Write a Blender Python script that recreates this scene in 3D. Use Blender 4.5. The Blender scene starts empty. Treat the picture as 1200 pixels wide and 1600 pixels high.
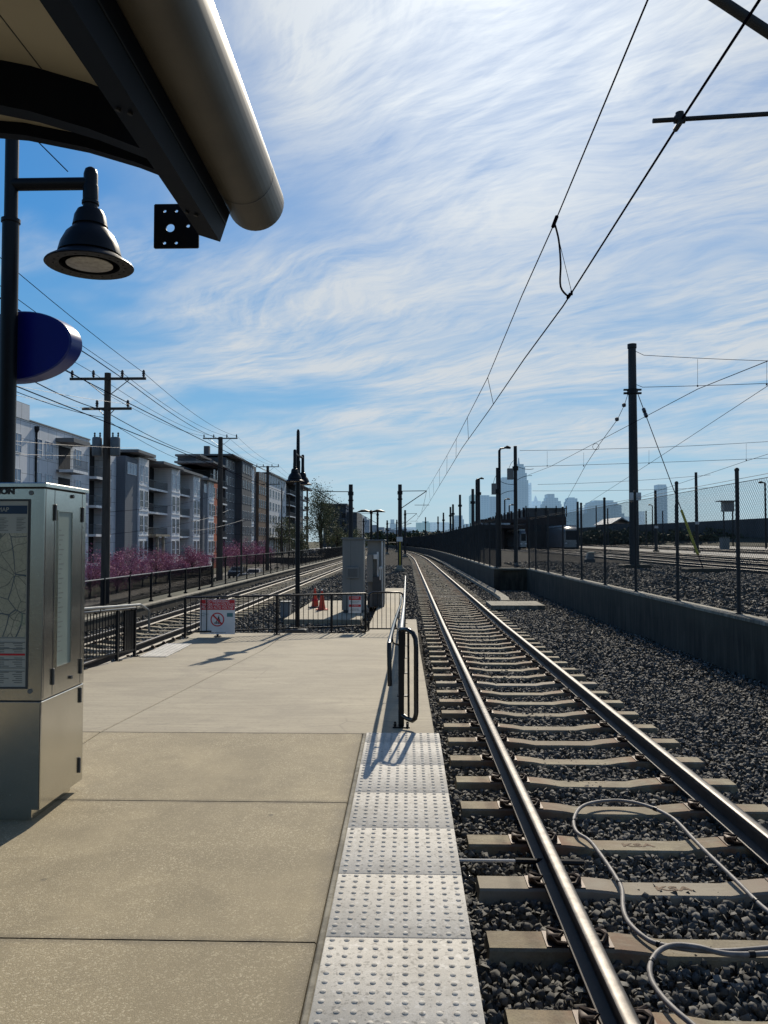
import bpy, math, random
import numpy as np
from mathutils import Vector, Matrix
random.seed(7); RS = np.random.RandomState(7)
C = bpy.context.scene.collection
F = 1250.0; CZ = 1.67
PIT = math.atan(46/F); YAW = math.atan(36*math.cos(PIT)/F)

# ---------------------------------------------------------------- view geometry (photo pixel -> ray), used to place real things at real depths
def ray(px, py):
    u = (px-600)/F; v = (800-py)/F
    y = math.cos(PIT)-v*math.sin(PIT); z = math.sin(PIT)+v*math.cos(PIT)
    c, s = math.cos(YAW), math.sin(YAW)
    return (u*c-y*s, u*s+y*c, z)
def G(px, py, z=0.0):
    d = ray(px, py); t = (z-CZ)/d[2]; return (d[0]*t, d[1]*t, z)
def A(px, py, Y):
    d = ray(px, py); t = Y/d[1]; return (d[0]*t, Y, CZ+d[2]*t)
def pz(Y):                      # platform / ramp surface height
    if Y < 6.83: return 0.0122*(Y-3.2)
    if Y < 14.8: return 0.0443-0.045*(Y-6.83)
    return -0.314
def GP(px, py):
    z = 0.0
    for i in range(25): p = G(px, py, z); z = 0.5*z+0.5*pz(p[1])
    return (p[0], p[1], pz(p[1]))
def rz(Y):                      # rail head height
    return -0.265-0.115*min(1, max(0, (Y-3)/17.0))
def off(Y): return -0.0003*max(0, Y-80)**2
TC = 1.66; LC = -6.1

# ---------------------------------------------------------------- mesh builder
class MB:
    def __init__(s): s.v = []; s.f = []; s.m = []; s.mi = 0
    def add(s, vs, fs):
        b = len(s.v); s.v += [tuple(p) for p in vs]; s.f += [tuple(b+i for i in f) for f in fs]; s.m += [s.mi]*len(fs); return s
    def box(s, x0, x1, y0, y1, z0, z1):
        v = [(x, y, z) for x in (x0, x1) for y in (y0, y1) for z in (z0, z1)]
        return s.add(v, [(0, 1, 3, 2), (4, 6, 7, 5), (0, 4, 5, 1), (2, 3, 7, 6), (0, 2, 6, 4), (1, 5, 7, 3)])
    def cbox(s, x0, x1, y0, y1, z0, z1, c=.01):     # box with chamfered vertical and top edges
        r = []
        for (z, k) in ((z0, 0), (z1-c, 0), (z1, c)):
            a0, a1, b0, b1 = x0+k, x1-k, y0+k, y1-k; e = c
            r.append([(a0+e, b0, z), (a1-e, b0, z), (a1, b0+e, z), (a1, b1-e, z), (a1-e, b1, z), (a0+e, b1, z), (a0, b1-e, z), (a0, b0+e, z)])
        return s.loft(r, True)
    def loft(s, rings, caps=True, close=True):
        n = len(rings[0]); vs = [p for r in rings for p in r]; fs = []
        for i in range(len(rings)-1):
            for j in range(n if close else n-1):
                a = i*n+j; b = i*n+(j+1) % n; fs.append((a, b, b+n, a+n))
        if caps: fs.append(tuple(range(n-1, -1, -1))); fs.append(tuple((len(rings)-1)*n+j for j in range(n)))
        return s.add(vs, fs)
    def tube(s, pts, r, n=8, caps=True):
        pts = [Vector(p) for p in pts]; rings = []; up = None
        for i, p in enumerate(pts):
            t = (pts[min(i+1, len(pts)-1)]-pts[max(i-1, 0)])
            if t.length < 1e-9: t = Vector((0, 0, 1))
            t.normalize()
            if up is None:
                up = Vector((0, 0, 1)) if abs(t.z) < .9 else Vector((0, 1, 0))
            a = t.cross(up)
            if a.length < 1e-4: a = t.cross(Vector((1, 0, 0)))
            a.normalize(); b = a.cross(t).normalized(); up = b
            rr = r[i] if isinstance(r, (list, tuple)) else r
            rings.append([tuple(p+a*rr*math.cos(2*math.pi*k/n)+b*rr*math.sin(2*math.pi*k/n)) for k in range(n)])
        return s.loft(rings, caps)
    def bar(s, a, b, w, h):                          # rectangular bar between two points
        a = Vector(a); b = Vector(b); t = (b-a).normalized()
        up = Vector((0, 0, 1)) if abs(t.z) < .95 else Vector((0, 1, 0))
        x = t.cross(up).normalized(); y = x.cross(t).normalized()
        r = [[tuple(p+x*sx*w/2+y*sy*h/2) for sx, sy in ((-1, -1), (1, -1), (1, 1), (-1, 1))] for p in (a, b)]
        return s.loft(r)
    def lathe(s, prof, c, n=24, caps=True):
        return s.loft([[(c[0]+r*math.cos(2*math.pi*k/n), c[1]+r*math.sin(2*math.pi*k/n), c[2]+z) for k in range(n)] for r, z in prof], caps)
    def quad(s, a, b, c, d): return s.add([a, b, c, d], [(0, 1, 2, 3)])
    def build(s, name, mats, parent=None, smooth=False, label=None):
        o0 = rootloc(parent)
        me = bpy.data.meshes.new(name)
        me.from_pydata([(x-o0[0], y-o0[1], z-o0[2]) for x, y, z in s.v], [], s.f)
        if not isinstance(mats, (list, tuple)): mats = [mats]
        for m in mats: me.materials.append(m)
        if len(mats) > 1: me.polygons.foreach_set('material_index', s.m)
        me.update()
        o = bpy.data.objects.new(name, me); C.objects.link(o)
        if parent: o.parent = parent
        if label: o['label'] = label
        if smooth:
            me.polygons.foreach_set('use_smooth', [True]*len(me.polygons))
            if smooth != 'all':
                try: me.set_sharp_from_angle(angle=math.radians(38))
                except Exception: pass
        return o
def rootloc(p):
    v = Vector((0, 0, 0))
    while p: v += p.location; p = p.parent
    return v
def thing(name, label, cat, loc=(0, 0, 0), group=None):
    o = bpy.data.objects.new(name, None); C.objects.link(o); o.location = loc; o.empty_display_size = .2
    return tag(o, label, cat, group)
def tag(o, label, cat, group=None, kind=None):
    if label: o['label'] = label
    if cat: o['category'] = cat
    if group: o['group'] = group
    if kind: o['kind'] = kind
    return o
def struct(o): o['kind'] = 'structure'; return o
def copy_tree(o, parent=None):
    c = o.copy(); C.objects.link(c); c.parent = parent
    for ch in o.children: copy_tree(ch, c)
    return c
def text(s, size, mat, name, parent, loc, rot, align='CENTER', extr=0.0005, squash=1.0, bold=0.0):
    cu = bpy.data.curves.new(name, 'FONT'); cu.body = s; cu.size = size; cu.align_x = align; cu.align_y = 'CENTER'; cu.extrude = extr; cu.offset = bold
    t = bpy.data.objects.new(name, cu); C.objects.link(t)
    me = bpy.data.meshes.new_from_object(t); bpy.data.objects.remove(t); bpy.data.curves.remove(cu)
    me.name = name; me.materials.clear(); me.materials.append(mat)
    me.transform(Matrix.Diagonal((squash, 1, 1, 1)))
    o = bpy.data.objects.new(name, me); C.objects.link(o); o.parent = parent
    o.location = Vector(loc)-rootloc(parent); o.rotation_euler = rot
    return o
ORD = ['nearest', 'second nearest', 'third nearest', 'fourth nearest', 'fifth nearest', 'sixth nearest', 'seventh nearest', 'eighth nearest', 'ninth nearest', 'tenth nearest', 'eleventh nearest', 'twelfth nearest', 'thirteenth nearest', 'fourteenth nearest', 'fifteenth nearest', 'sixteenth nearest', 'seventeenth nearest', 'eighteenth nearest']

# ---------------------------------------------------------------- materials
class NT:
    def __init__(s, name):
        s.m = bpy.data.materials.new(name); s.m.use_nodes = True; s.t = s.m.node_tree; s.n = s.t.nodes; s.b = s.n['Principled BSDF']
        s.geo = s.n.new('ShaderNodeNewGeometry')
    def l(s, a, b): s.t.links.new(a, b)
    def pos(s, scale=(1, 1, 1), rot=(0, 0, 0), obj=False):
        mp = s.n.new('ShaderNodeMapping'); mp.inputs['Scale'].default_value = scale; mp.inputs['Rotation'].default_value = rot
        if obj: tc = s.n.new('ShaderNodeTexCoord'); s.l(tc.outputs['Object'], mp.inputs['Vector'])
        else: s.l(s.geo.outputs['Position'], mp.inputs['Vector'])
        return mp.outputs['Vector']
    def noise(s, scale, detail=4, rough=.6, vec=None, dist=0):
        k = s.n.new('ShaderNodeTexNoise'); k.inputs['Scale'].default_value = scale; k.inputs['Detail'].default_value = detail; k.inputs['Roughness'].default_value = rough; k.inputs['Distortion'].default_value = dist
        s.l(vec if vec else s.pos(), k.inputs['Vector']); return k.outputs['Fac']
    def vor(s, scale, feature='F1', out='Distance', vec=None, rnd=1):
        k = s.n.new('ShaderNodeTexVoronoi'); k.feature = feature; k.inputs['Scale'].default_value = scale; k.inputs['Randomness'].default_value = rnd
        s.l(vec if vec else s.pos(), k.inputs['Vector']); return k.outputs[out]
    def ramp(s, fac, stops):
        r = s.n.new('ShaderNodeValToRGB'); e = r.color_ramp.elements
        while len(e) < len(stops): e.new(.5)
        for i, (p, c) in enumerate(stops):
            e[i].position = p; e[i].color = (*c, 1) if isinstance(c, tuple) else (c, c, c, 1)
        s.l(fac, r.inputs['Fac']); return r.outputs['Color']
    def mix(s, fac, a, b, mode='MIX'):
        k = s.n.new('ShaderNodeMix'); k.data_type = 'RGBA'; k.blend_type = mode
        for i, q in ((0, fac), (6, a), (7, b)):
            if isinstance(q, (int, float)): k.inputs[i].default_value = q
            elif isinstance(q, tuple): k.inputs[i].default_value = (*q, 1)
            else: s.l(q, k.inputs[i])
        return k.outputs[2]
    def math(s, op, a, b=0.0):
        k = s.n.new('ShaderNodeMath'); k.operation = op
        for i, q in ((0, a), (1, b)):
            if isinstance(q, (int, float)): k.inputs[i].default_value = q
            else: s.l(q, k.inputs[i])
        return k.outputs[0]
    def bump(s, h, strength=.3, dist=.01):
        k = s.n.new('ShaderNodeBump'); k.inputs['Strength'].default_value = strength; k.inputs['Distance'].default_value = dist
        s.l(h, k.inputs['Height']); s.l(k.outputs['Normal'], s.b.inputs['Normal'])
    def set(s, color=None, rough=None, metal=None, **kw):
        for nm, q in (('Base Color', color), ('Roughness', rough), ('Metallic', metal)):
            if q is None: continue
            if isinstance(q, (int, float)): s.b.inputs[nm].default_value = q
            elif isinstance(q, tuple): s.b.inputs[nm].default_value = (*q, 1)
            else: s.l(q, s.b.inputs[nm])
        for k, q in kw.items(): s.b.inputs[k].default_value = q
        return s
def simple(name, col, rough=.6, metal=0, var=.25, scale=3, bump=0, streak=False, spec=None):
    t = NT(name)
    n = t.noise(scale, 5, .6, t.pos((1, 1, .12)) if streak else None)
    lo = tuple(c*(1-var) for c in col); hi = tuple(min(1, c*(1+var)) for c in col)
    t.set(t.ramp(n, [(.3, lo), (.7, hi)]), rough, metal)
    if spec is not None: t.b.inputs['Specular IOR Level'].default_value = spec
    if bump: t.bump(t.noise(scale*12, 4), bump, .01)
    return t.m
def m_aggregate(name, base, dark, speck):
    t = NT(name); a = t.noise(1.1, 5, .6); b = t.noise(260, 3, .7); c = t.vor(170, 'F1', 'Color')
    col = t.mix(t.ramp(a, [(.35, 0.), (.65, 1.)]), dark, base)
    col = t.mix(t.ramp(b, [(.38, .75), (.6, 0.)]), col, tuple(x*.45 for x in base))
    sep = t.n.new('ShaderNodeSeparateColor'); t.l(c, sep.inputs[0])
    col = t.mix(t.ramp(sep.outputs[0], [(.8, 0.), (.9, .7)]), col, speck)
    st = t.noise(.55, 6, .65, t.pos((1, 1, 1)), 1.2)
    col = t.mix(t.ramp(st, [(.45, 0.), (.62, .45)]), col, tuple(x*.62 for x in base))
    gm = t.vor(1.9, 'F1', 'Distance', t.pos((1, 1, 0))); col = t.mix(t.ramp(gm, [(.022, .6), (.04, 0.)]), col, (.07, .06, .05))
    pt_ = t.noise(3.2, 7, .7, None, .8); col = t.mix(t.ramp(pt_, [(.46, 0.), (.62, .42)]), col, tuple(x*.55 for x in base)); pl_ = t.noise(.9, 4, .6, t.pos((1, 1, 1), (0, 0, 1))); col = t.mix(t.ramp(pl_, [(.5, 0.), (.7, .35)]), col, tuple(min(1, x*1.25) for x in base))
    sx = t.n.new('ShaderNodeSeparateXYZ'); t.l(t.geo.outputs['Position'], sx.inputs[0])
    for yy in JOINTS:
        dj = t.math('ABSOLUTE', t.math('SUBTRACT', sx.outputs[1], yy)); col = t.mix(t.math('MULTIPLY', t.ramp(dj, [(.006, .75), (.05, 0.)]), t.ramp(t.noise(7, 5, .7), [(.3, .15), (.65, .9)])), col, (.09, .078, .06))
    ed = t.math('ABSOLUTE', t.math('SUBTRACT', sx.outputs[0], -.37)); col = t.mix(t.math('MULTIPLY', t.ramp(ed, [(.01, .6), (.10, 0.)]), t.ramp(t.noise(5, 5, .7), [(.3, .2), (.65, .9)])), col, (.12, .105, .085))
    t.set(col, .85); t.bump(t.math('ADD', b, t.math('MULTIPLY', t.vor(170), -.6)), .5, .004); return t.m
M = {}
JOINTS = [G(250, 1470, 0)[1], G(330, 1254, .015)[1], 6.83]
M['agg'] = m_aggregate('exposed_aggregate', (.40, .335, .215), (.31, .26, .165), (.56, .49, .35))
def m_broom():
    t = NT('broom_concrete'); a = t.noise(.8, 5, .6); s = t.noise(6, 6, .7, t.pos((.12, 2.2, 1))); b = t.noise(120, 3)
    col = t.mix(t.ramp(a, [(.3, 0.), (.7, 1.)]), (.27, .235, .17), (.37, .325, .235))
    col = t.mix(t.ramp(s, [(.42, 0.), (.64, .5)]), col, (.22, .19, .14)); w2 = t.noise(1.2, 7, .7, None, 1.); col = t.mix(t.ramp(w2, [(.48, 0.), (.62, .45)]), col, (.19, .165, .125)); w3 = t.noise(25, 5, .7); col = t.mix(t.ramp(w3, [(.52, 0.), (.64, .35)]), col, (.16, .14, .105))
    ck = t.vor(.55, 'DISTANCE_TO_EDGE', 'Distance', t.pos((1, 1, 0)))
    ck2 = t.ramp(t.noise(.5, 2), [(.52, 0.), (.6, 1.)])
    col = t.mix(t.math('MULTIPLY', t.ramp(ck, [(0., .5), (.006, 0.)]), ck2), col, (.12, .1, .08))
    t.set(col, .8); t.bump(t.noise(40, 4, .7, t.pos((.1, 1, 1))), .25, .004); return t.m
M['broom'] = m_broom()
def m_tactile():
    t = NT('tactile_gray'); a = t.noise(2.2, 5, .6); b = t.noise(220, 3, .7)
    col = t.mix(t.ramp(a, [(.3, 0.), (.7, 1.)]), (.56, .53, .47), (.68, .65, .585))
    col = t.mix(t.ramp(b, [(.4, .5), (.6, 0.)]), col, (.4, .39, .37))
    sp = t.ramp(t.vor(3.1, 'F1', 'Distance'), [(.03, .5), (.05, 0.)])
    col = t.mix(sp, col, (.15, .13, .11))
    gr_ = t.noise(1.4, 8, .72, None, .6); col = t.mix(t.ramp(gr_, [(.46, 0.), (.62, .3)]), col, (.27, .255, .22)); g2_ = t.noise(11, 6, .75); col = t.mix(t.ramp(g2_, [(.52, 0.), (.64, .22)]), col, (.24, .225, .2)); g3_ = t.noise(50, 3, .6); col = t.mix(t.ramp(g3_, [(.56, 0.), (.66, .55)]), col, (.15, .14, .125)); g4_ = t.noise(30, 3, .6, t.pos((1, 1, 1), (1, 0, 2))); col = t.mix(t.ramp(g4_, [(.58, 0.), (.68, .5)]), col, (.75, .73, .69)); t.set(col, .85); t.bump(b, .35, .002); return t.m
M['tactile'] = m_tactile()
def m_tie():
    t = NT('sleeper_concrete'); a = t.noise(5, 5, .65); b = t.noise(90, 4, .7)
    col = t.mix(t.ramp(a, [(.3, 0.), (.7, 1.)]), (.25, .215, .135), (.38, .335, .215))
    col = t.mix(t.ramp(b, [(.38, .55), (.58, 0.)]), col, (.13, .11, .08))
    c2 = t.noise(2.3, 7, .7, None, 1.); col = t.mix(t.ramp(c2, [(.46, 0.), (.62, .6)]), col, (.13, .105, .075)); c3 = t.noise(14, 5, .7, t.pos((.5, 2, 1))); col = t.mix(t.ramp(c3, [(.5, 0.), (.62, .4)]), col, (.42, .38, .30))
    sx = t.n.new('ShaderNodeSeparateXYZ'); t.l(t.geo.outputs['Position'], sx.inputs[0])
    q = t.math('ABSOLUTE', t.math('SUBTRACT', t.math('ABSOLUTE', t.math('SUBTRACT', sx.outputs[0], TC)), .72))
    r = t.ramp(q, [(.12, 1.), (.42, 0.)])
    nn = t.ramp(t.noise(6, 5, .6), [(.36, 0.), (.56, .85)])
    col = t.mix(t.math('MULTIPLY', r, nn), col, (.22, .105, .06))
    col = t.mix(t.math('MULTIPLY', t.ramp(t.noise(1.7, 3, .5), [(.5, 0.), (.7, .5)]), .6), col, (.25, .15, .1))
    oi = t.n.new('ShaderNodeObjectInfo'); col = t.mix(t.math('MULTIPLY', oi.outputs['Random'], .45), col, (.15, .115, .08))
    col = t.mix(t.math('MULTIPLY', t.math('GREATER_THAN', oi.outputs['Random'], .86), .35), col, (.42, .39, .33))
    t.set(col, .85); t.bump(b, .3, .004); return t.m
M['tie'] = m_tie()
M['mark'] = simple('sleeper_mark', (.17, .12, .08), .9)
M['railtop'] = simple('polished_rail', (.06, .056, .054), .45, .9, .4, 14)
M['railside'] = simple('rusty_rail', (.035, .026, .022), .6, 0, .5, 9)
M['clip'] = simple('clip_iron', (.05, .03, .022), .55, .3, .5, 40)
M['rust'] = simple('rust_pad', (.13, .07, .04), .9, 0, .4, 30)
def m_stone(name, lo, hi, rough=.55):
    t = NT(name); r = t.geo.outputs['Random Per Island']
    col = t.ramp(r, [(0., lo), (.55, tuple((a+b)/2 for a, b in zip(lo, hi))), (.97, hi), (1., (.22, .205, .18))])
    n = t.noise(60, 3, .6); col = t.mix(t.ramp(n, [(.3, .35), (.6, 0.)]), col, tuple(a*.5 for a in lo))
    t.set(col, rough); t.bump(t.noise(150, 3), .3, .003); return t.m
M['stone'] = m_stone('ballast_stone', (.078, .076, .07), (.17, .167, .155), .85)
def m_bed(name, sc=14.0):
    t = NT(name); v = t.vor(sc); c = t.vor(sc, 'F1', 'Color'); v2 = t.vor(sc*.45); sep = t.n.new('ShaderNodeSeparateColor'); t.l(c, sep.inputs[0])
    col = t.ramp(sep.outputs[0], [(0., (.04, .039, .036)), (.6, (.08, .078, .073)), (.96, (.115, .11, .10)), (1., (.15, .14, .125))])
    col = t.mix(t.ramp(v, [(.3, 0.), (.75, 1.)]), col, (.008, .008, .009))
    t.set(col, 1.0, None, **{'Specular IOR Level': .05}); t.bump(t.math('ADD', t.math('MULTIPLY', v, -1.), t.math('MULTIPLY', v2, -.7)), .45, .04); return t.m
M['bed'] = m_bed('ballast_bed_stones')
def m_wall(name, a_, b_, joints=False):
    t = NT(name); s = t.noise(2.2, 6, .7, t.pos((1.0, 1.6, .10))); s2 = t.noise(7, 5, .7, t.pos((1, 1, .15))); g = t.noise(.6, 3); b = t.noise(50, 4)
    col = t.mix(t.ramp(s, [(.4, 0.), (.6, 1.)]), b_, a_)
    col = t.mix(t.ramp(s2, [(.46, 0.), (.58, .75)]), col, tuple(x*.4 for x in b_))
    col = t.mix(t.ramp(g, [(.4, .3), (.6, 0.)]), col, tuple(x*1.3 for x in a_))
    if joints:
        sx = t.n.new('ShaderNodeSeparateXYZ'); t.l(t.geo.outputs['Position'], sx.inputs[0]); fj = t.math('FRACT', t.math('MULTIPLY', sx.outputs[1], .26)); col = t.mix(t.ramp(fj, [(.004, .85), (.02, 0.)]), col, (.008, .008, .007))
        tl = t.noise(1.4, 5, .7, t.pos((1, 1, .3))); zt = t.math('ADD', sx.outputs[2], t.math('MULTIPLY', tl, .5)); col = t.mix(t.ramp(zt, [(.25, 0.), (.62, .55)]), col, (.085, .075, .052))
    t.set(col, .9); t.bump(b, .3, .006); return t.m
M['wall'] = m_wall('stained_concrete_wall', (.068, .058, .043), (.022, .019, .014), True)
M['cap'] = m_wall('pale_concrete', (.30, .28, .225), (.19, .175, .14))
M['black'] = simple('black_paint', (.007, .0075, .010), .42, 0, .2, 8, spec=.25)
M['blackm'] = simple('black_steel', (.009, .009, .011), .5, 0, .3, 8, spec=.3)
M['railpaint'] = simple('worn_black_handrail', (.012, .013, .016), .25, 0, .3, 14)
M['galv'] = simple('galvanised_steel', (.18, .19, .2), .45, .6, .3, 5, 0, True)
M['galvd'] = simple('weathered_pole_steel', (.035, .035, .036), .6, 0, .35, 3, 0, True, spec=.3)
M['wire'] = simple('wire_dark', (.006, .005, .012), .9, 0, .2, spec=0.)
M['wirel'] = simple('wire_bright', (.22, .22, .24), .6, 0, .1)  # pale copy of the wire colour, paints sunlight onto some wires
M['chain'] = simple('chain_link_wire', (.05, .055, .055), .7, 0, .2, spec=.2)
def m_brushed():
    t = NT('brushed_stainless'); s = t.noise(40, 5, .7, t.pos((1, 1, 14))); l = t.noise(.9, 4, .6)
    t.set(t.ramp(l, [(.3, (.52, .505, .455)), (.7, (.68, .665, .61))]), t.ramp(s, [(.3, .14), (.7, .28)]), 1.0)
    t.bump(s, .05, .001); return t.m
M['steel'] = m_brushed()
M['steeld'] = simple('dark_gap', (.02, .02, .02), .8)
M['ltgreen'] = simple('backing_green', (.22, .27, .24), .5, 0, .15, 2)
def m_map():
    t = NT('map_paper'); w_ = t.pos((1, 1, 1)); n = t.noise(4, 4)
    col = t.mix(t.ramp(n, [(.42, 0.), (.58, 1.)]), (.42, .41, .31), (.52, .50, .39))
    for sc_, w0, k_, c_ in ((60, .03, .3, (.26, .27, .24)), (26, .025, .45, (.2, .21, .19)), (7, .009, .8, (.10, .12, .12)), (3.1, .006, .9, (.05, .08, .12))):
        nz = t.n.new('ShaderNodeVectorMath'); nz.operation = 'ADD'; t.l(w_, nz.inputs[0]); q = t.n.new('ShaderNodeTexNoise'); q.inputs['Scale'].default_value = sc_*.5; q.inputs['Detail'].default_value = 2; t.l(w_, q.inputs['Vector'])
        sc2 = t.n.new('ShaderNodeVectorMath'); sc2.operation = 'SCALE'; sc2.inputs['Scale'].default_value = 1.2/sc_; t.l(q.outputs['Color'], sc2.inputs[0]); t.l(sc2.outputs[0], nz.inputs[1])
        e = t.vor(sc_, 'DISTANCE_TO_EDGE', 'Distance', nz.outputs[0]); col = t.mix(t.ramp(e, [(w0, k_), (w0*2.2, 0.)]), col, c_)
    g = t.noise(9, 3); col = t.mix(t.ramp(g, [(.62, 0.), (.68, .5)]), col, (.28, .36, .25))
    t.set(col, .22); return t.m
M['map'] = m_map()
M['paper'] = simple('poster_paper', (.42, .43, .40), .3, 0, .06)
M['ink'] = simple('ink_dark', (.03, .03, .035), .4)
M['inkg'] = simple('ink_grey', (.16, .17, .16), .5)
M['navy'] = simple('navy_band', (.01, .035, .09), .3)
M['red'] = simple('sign_red', (.55, .02, .03), .4, 0, .08)
M['white'] = simple('sign_white', (.72, .73, .74), .4, 0, .06)
M['teal'] = simple('logo_teal', (.06, .2, .22), .5)
M['blue'] = simple('blue_enamel', (.004, .008, .18), .4, 0, .08, spec=.2)
M['bluer'] = simple('blue_rim', (.012, .035, .22), .35, 0, .08)
M['beige'] = simple('cream_roof_deck', (.40, .36, .27), .7, 0, .06, 1)
M['navysteel'] = simple('navy_steel', (.0065, .0095, .017), .55, 0, .15, 2, spec=.1)
M['bronze'] = simple('zinc_tube', (.085, .074, .054), .5, .1, .25, 3, 0, True)
M['lens'] = simple('lamp_lens', (.42, .40, .36), .25, 0, .3, 26)
M['cab'] = simple('cabinet_grey', (.21, .21, .20), .5, 0, .12, 3, 0, True)
M['cabd'] = simple('cabinet_dark', (.05, .055, .06), .5)
M['cone'] = simple('cone_orange', (.62, .065, .025), .5, 0, .1)
M['wood'] = simple('pole_wood', (.075, .06, .05), .9, 0, .35, 6, 0, True)
M['trans'] = simple('transformer_grey', (.14, .16, .18), .5)
M['glassins'] = simple('insulator', (.05, .045, .05), .2)
M['yellow'] = simple('yellow_guard', (.55, .42, .03), .5)
M['hose'] = simple('grey_cable_jacket', (.19, .18, .175), .6, 0, .4, 14)
M['conduit'] = simple('white_conduit', (.7, .7, .68), .4)
def m_ground():
    t = NT('dry_scrub_ground'); n = t.noise(.08, 6, .65); n2 = t.noise(1.5, 5, .7)
    col = t.mix(t.ramp(n, [(.35, 0.), (.65, 1.)]), (.05, .06, .035), (.12, .105, .075)); col = t.mix(t.ramp(n2, [(.4, .5), (.6, 0.)]), col, (.03, .035, .02))
    t.set(col, .95); t.bump(n2, .5, .1); return t.m
M['ground'] = m_ground(); M['ground'].node_tree.nodes['Principled BSDF'].inputs['Specular IOR Level'].default_value = .1
M['asphalt'] = simple('asphalt', (.055, .055, .058), .85, 0, .25, 1.5, .2)
M['paint'] = simple('road_paint', (.6, .6, .56), .7)
M['sidewalk'] = simple('sidewalk', (.3, .28, .25), .85, 0, .15, 1)
M['pad'] = simple('yard_slab', (.21, .20, .18), .8, 0, .15, .6)
M['glass'] = NT('window_glass').set((.012, .016, .022), .2, 0, **{'Specular IOR Level': .2}).m
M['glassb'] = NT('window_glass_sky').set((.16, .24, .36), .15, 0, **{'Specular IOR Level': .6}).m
M['frame'] = simple('white_frame', (.75, .76, .77), .5)
M['brail'] = simple('balcony_rail', (.10, .105, .11), .5, 0)
def m_panel(name, a, b, sy=.55, sz=.65):
    t = NT(name); sx = t.n.new('ShaderNodeSeparateXYZ'); t.l(t.geo.outputs['Position'], sx.inputs[0])
    def line(o, k, w):
        f = t.math('FRACT', t.math('MULTIPLY', o, k)); return t.math('LESS_THAN', f, w)
    g = t.math('MAXIMUM', line(sx.outputs[1], sy, .03), line(sx.outputs[2], sz, .03))
    n = t.noise(.7, 5, .7, t.pos((1, 1, .3)))
    col = t.mix(t.ramp(n, [(.3, 0.), (.7, 1.)]), a, b); col = t.mix(g, col, tuple(x*.45 for x in a)); t.set(col, .75); return t.m
M['cl_light'] = m_panel('pale_cladding', (.60, .64, .68), (.72, .75, .79))
M['cl_white'] = m_panel('white_siding', (.68, .72, .76), (.8, .83, .86), .4, 3.0)
M['cl_slate'] = m_panel('slate_siding', (.11, .13, .16), (.15, .17, .20), .05, 4.0)
M['cl_dark'] = m_panel('charcoal_cladding', (.07, .078, .09), (.10, .11, .125), .3, .33)
M['cl_brick'] = m_panel('orange_brick', (.42, .10, .045), (.52, .15, .07), .1, 4)
M['cl_brown'] = m_panel('brown_brick', (.13, .085, .06), (.18, .12, .085), .1, 4)
M['cornice'] = simple('cornice', (.16, .165, .17), .6, 0, .1, .5)
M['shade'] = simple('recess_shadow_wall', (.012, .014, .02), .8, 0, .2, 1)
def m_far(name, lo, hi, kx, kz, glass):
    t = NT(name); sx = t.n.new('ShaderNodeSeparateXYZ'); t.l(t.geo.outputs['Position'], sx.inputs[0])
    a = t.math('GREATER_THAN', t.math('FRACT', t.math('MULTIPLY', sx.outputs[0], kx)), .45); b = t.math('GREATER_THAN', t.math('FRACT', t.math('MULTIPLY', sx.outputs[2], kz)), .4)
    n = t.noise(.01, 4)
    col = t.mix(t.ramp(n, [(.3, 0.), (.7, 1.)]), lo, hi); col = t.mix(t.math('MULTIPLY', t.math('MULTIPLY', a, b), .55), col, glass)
    t.set(col, .9); t.l(col, t.b.inputs['Emission Color']); t.b.inputs['Emission Strength'].default_value = .72; return t.m  # airlight haze painted in: the facade colour is also emitted
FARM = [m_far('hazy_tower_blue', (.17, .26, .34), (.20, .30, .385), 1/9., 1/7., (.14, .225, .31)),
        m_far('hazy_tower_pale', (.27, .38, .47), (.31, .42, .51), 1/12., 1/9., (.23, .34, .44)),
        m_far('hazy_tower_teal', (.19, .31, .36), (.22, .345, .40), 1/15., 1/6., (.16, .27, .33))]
M['leafd'] = m_stone('evergreen_leaves', (.04, .05, .028), (.10, .115, .06), .8)
M['leafg'] = m_stone('spring_leaves', (.12, .13, .065), (.24, .25, .13), .8)
M['pink'] = m_stone('redbud_blossom', (.24, .08, .15), (.56, .27, .40), .8)
for k in ('leafd', 'leafg', 'pink'):
    b = M[k].node_tree.nodes
    for n in b:
        if n.type == 'VALTORGB' and len(n.color_ramp.elements) == 4:
            e = n.color_ramp.elements; e[3].color = e[2].color
M['trunk'] = simple('tree_bark', (.05, .04, .032), .9, 0, .3, 8)
M['carw'] = simple('car_white', (.6, .6, .62), .25, 0, .04)
M['cars'] = simple('car_silver', (.3, .31, .33), .25, .4, .04)
M['card'] = simple('car_dark', (.03, .035, .045), .22, .2, .04)
M['tyre'] = simple('tyre', (.012, .012, .012), .8)
M['lampw'] = simple('headlamp_glass', (.6, .6, .6), .1)
M['dkbrick'] = simple('dark_brick', (.045, .028, .024), .85, 0, .25, .8)
M['slabroof'] = simple('roof_light', (.55, .58, .6), .5)
M['barrier'] = simple('far_wall_concrete', (.11, .11, .11), .9, 0, .2, .3, 0, True)
M['scrub'] = simple('scrub_bank', (.055, .055, .035), .95, 0, .45, .4, .4)

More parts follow.
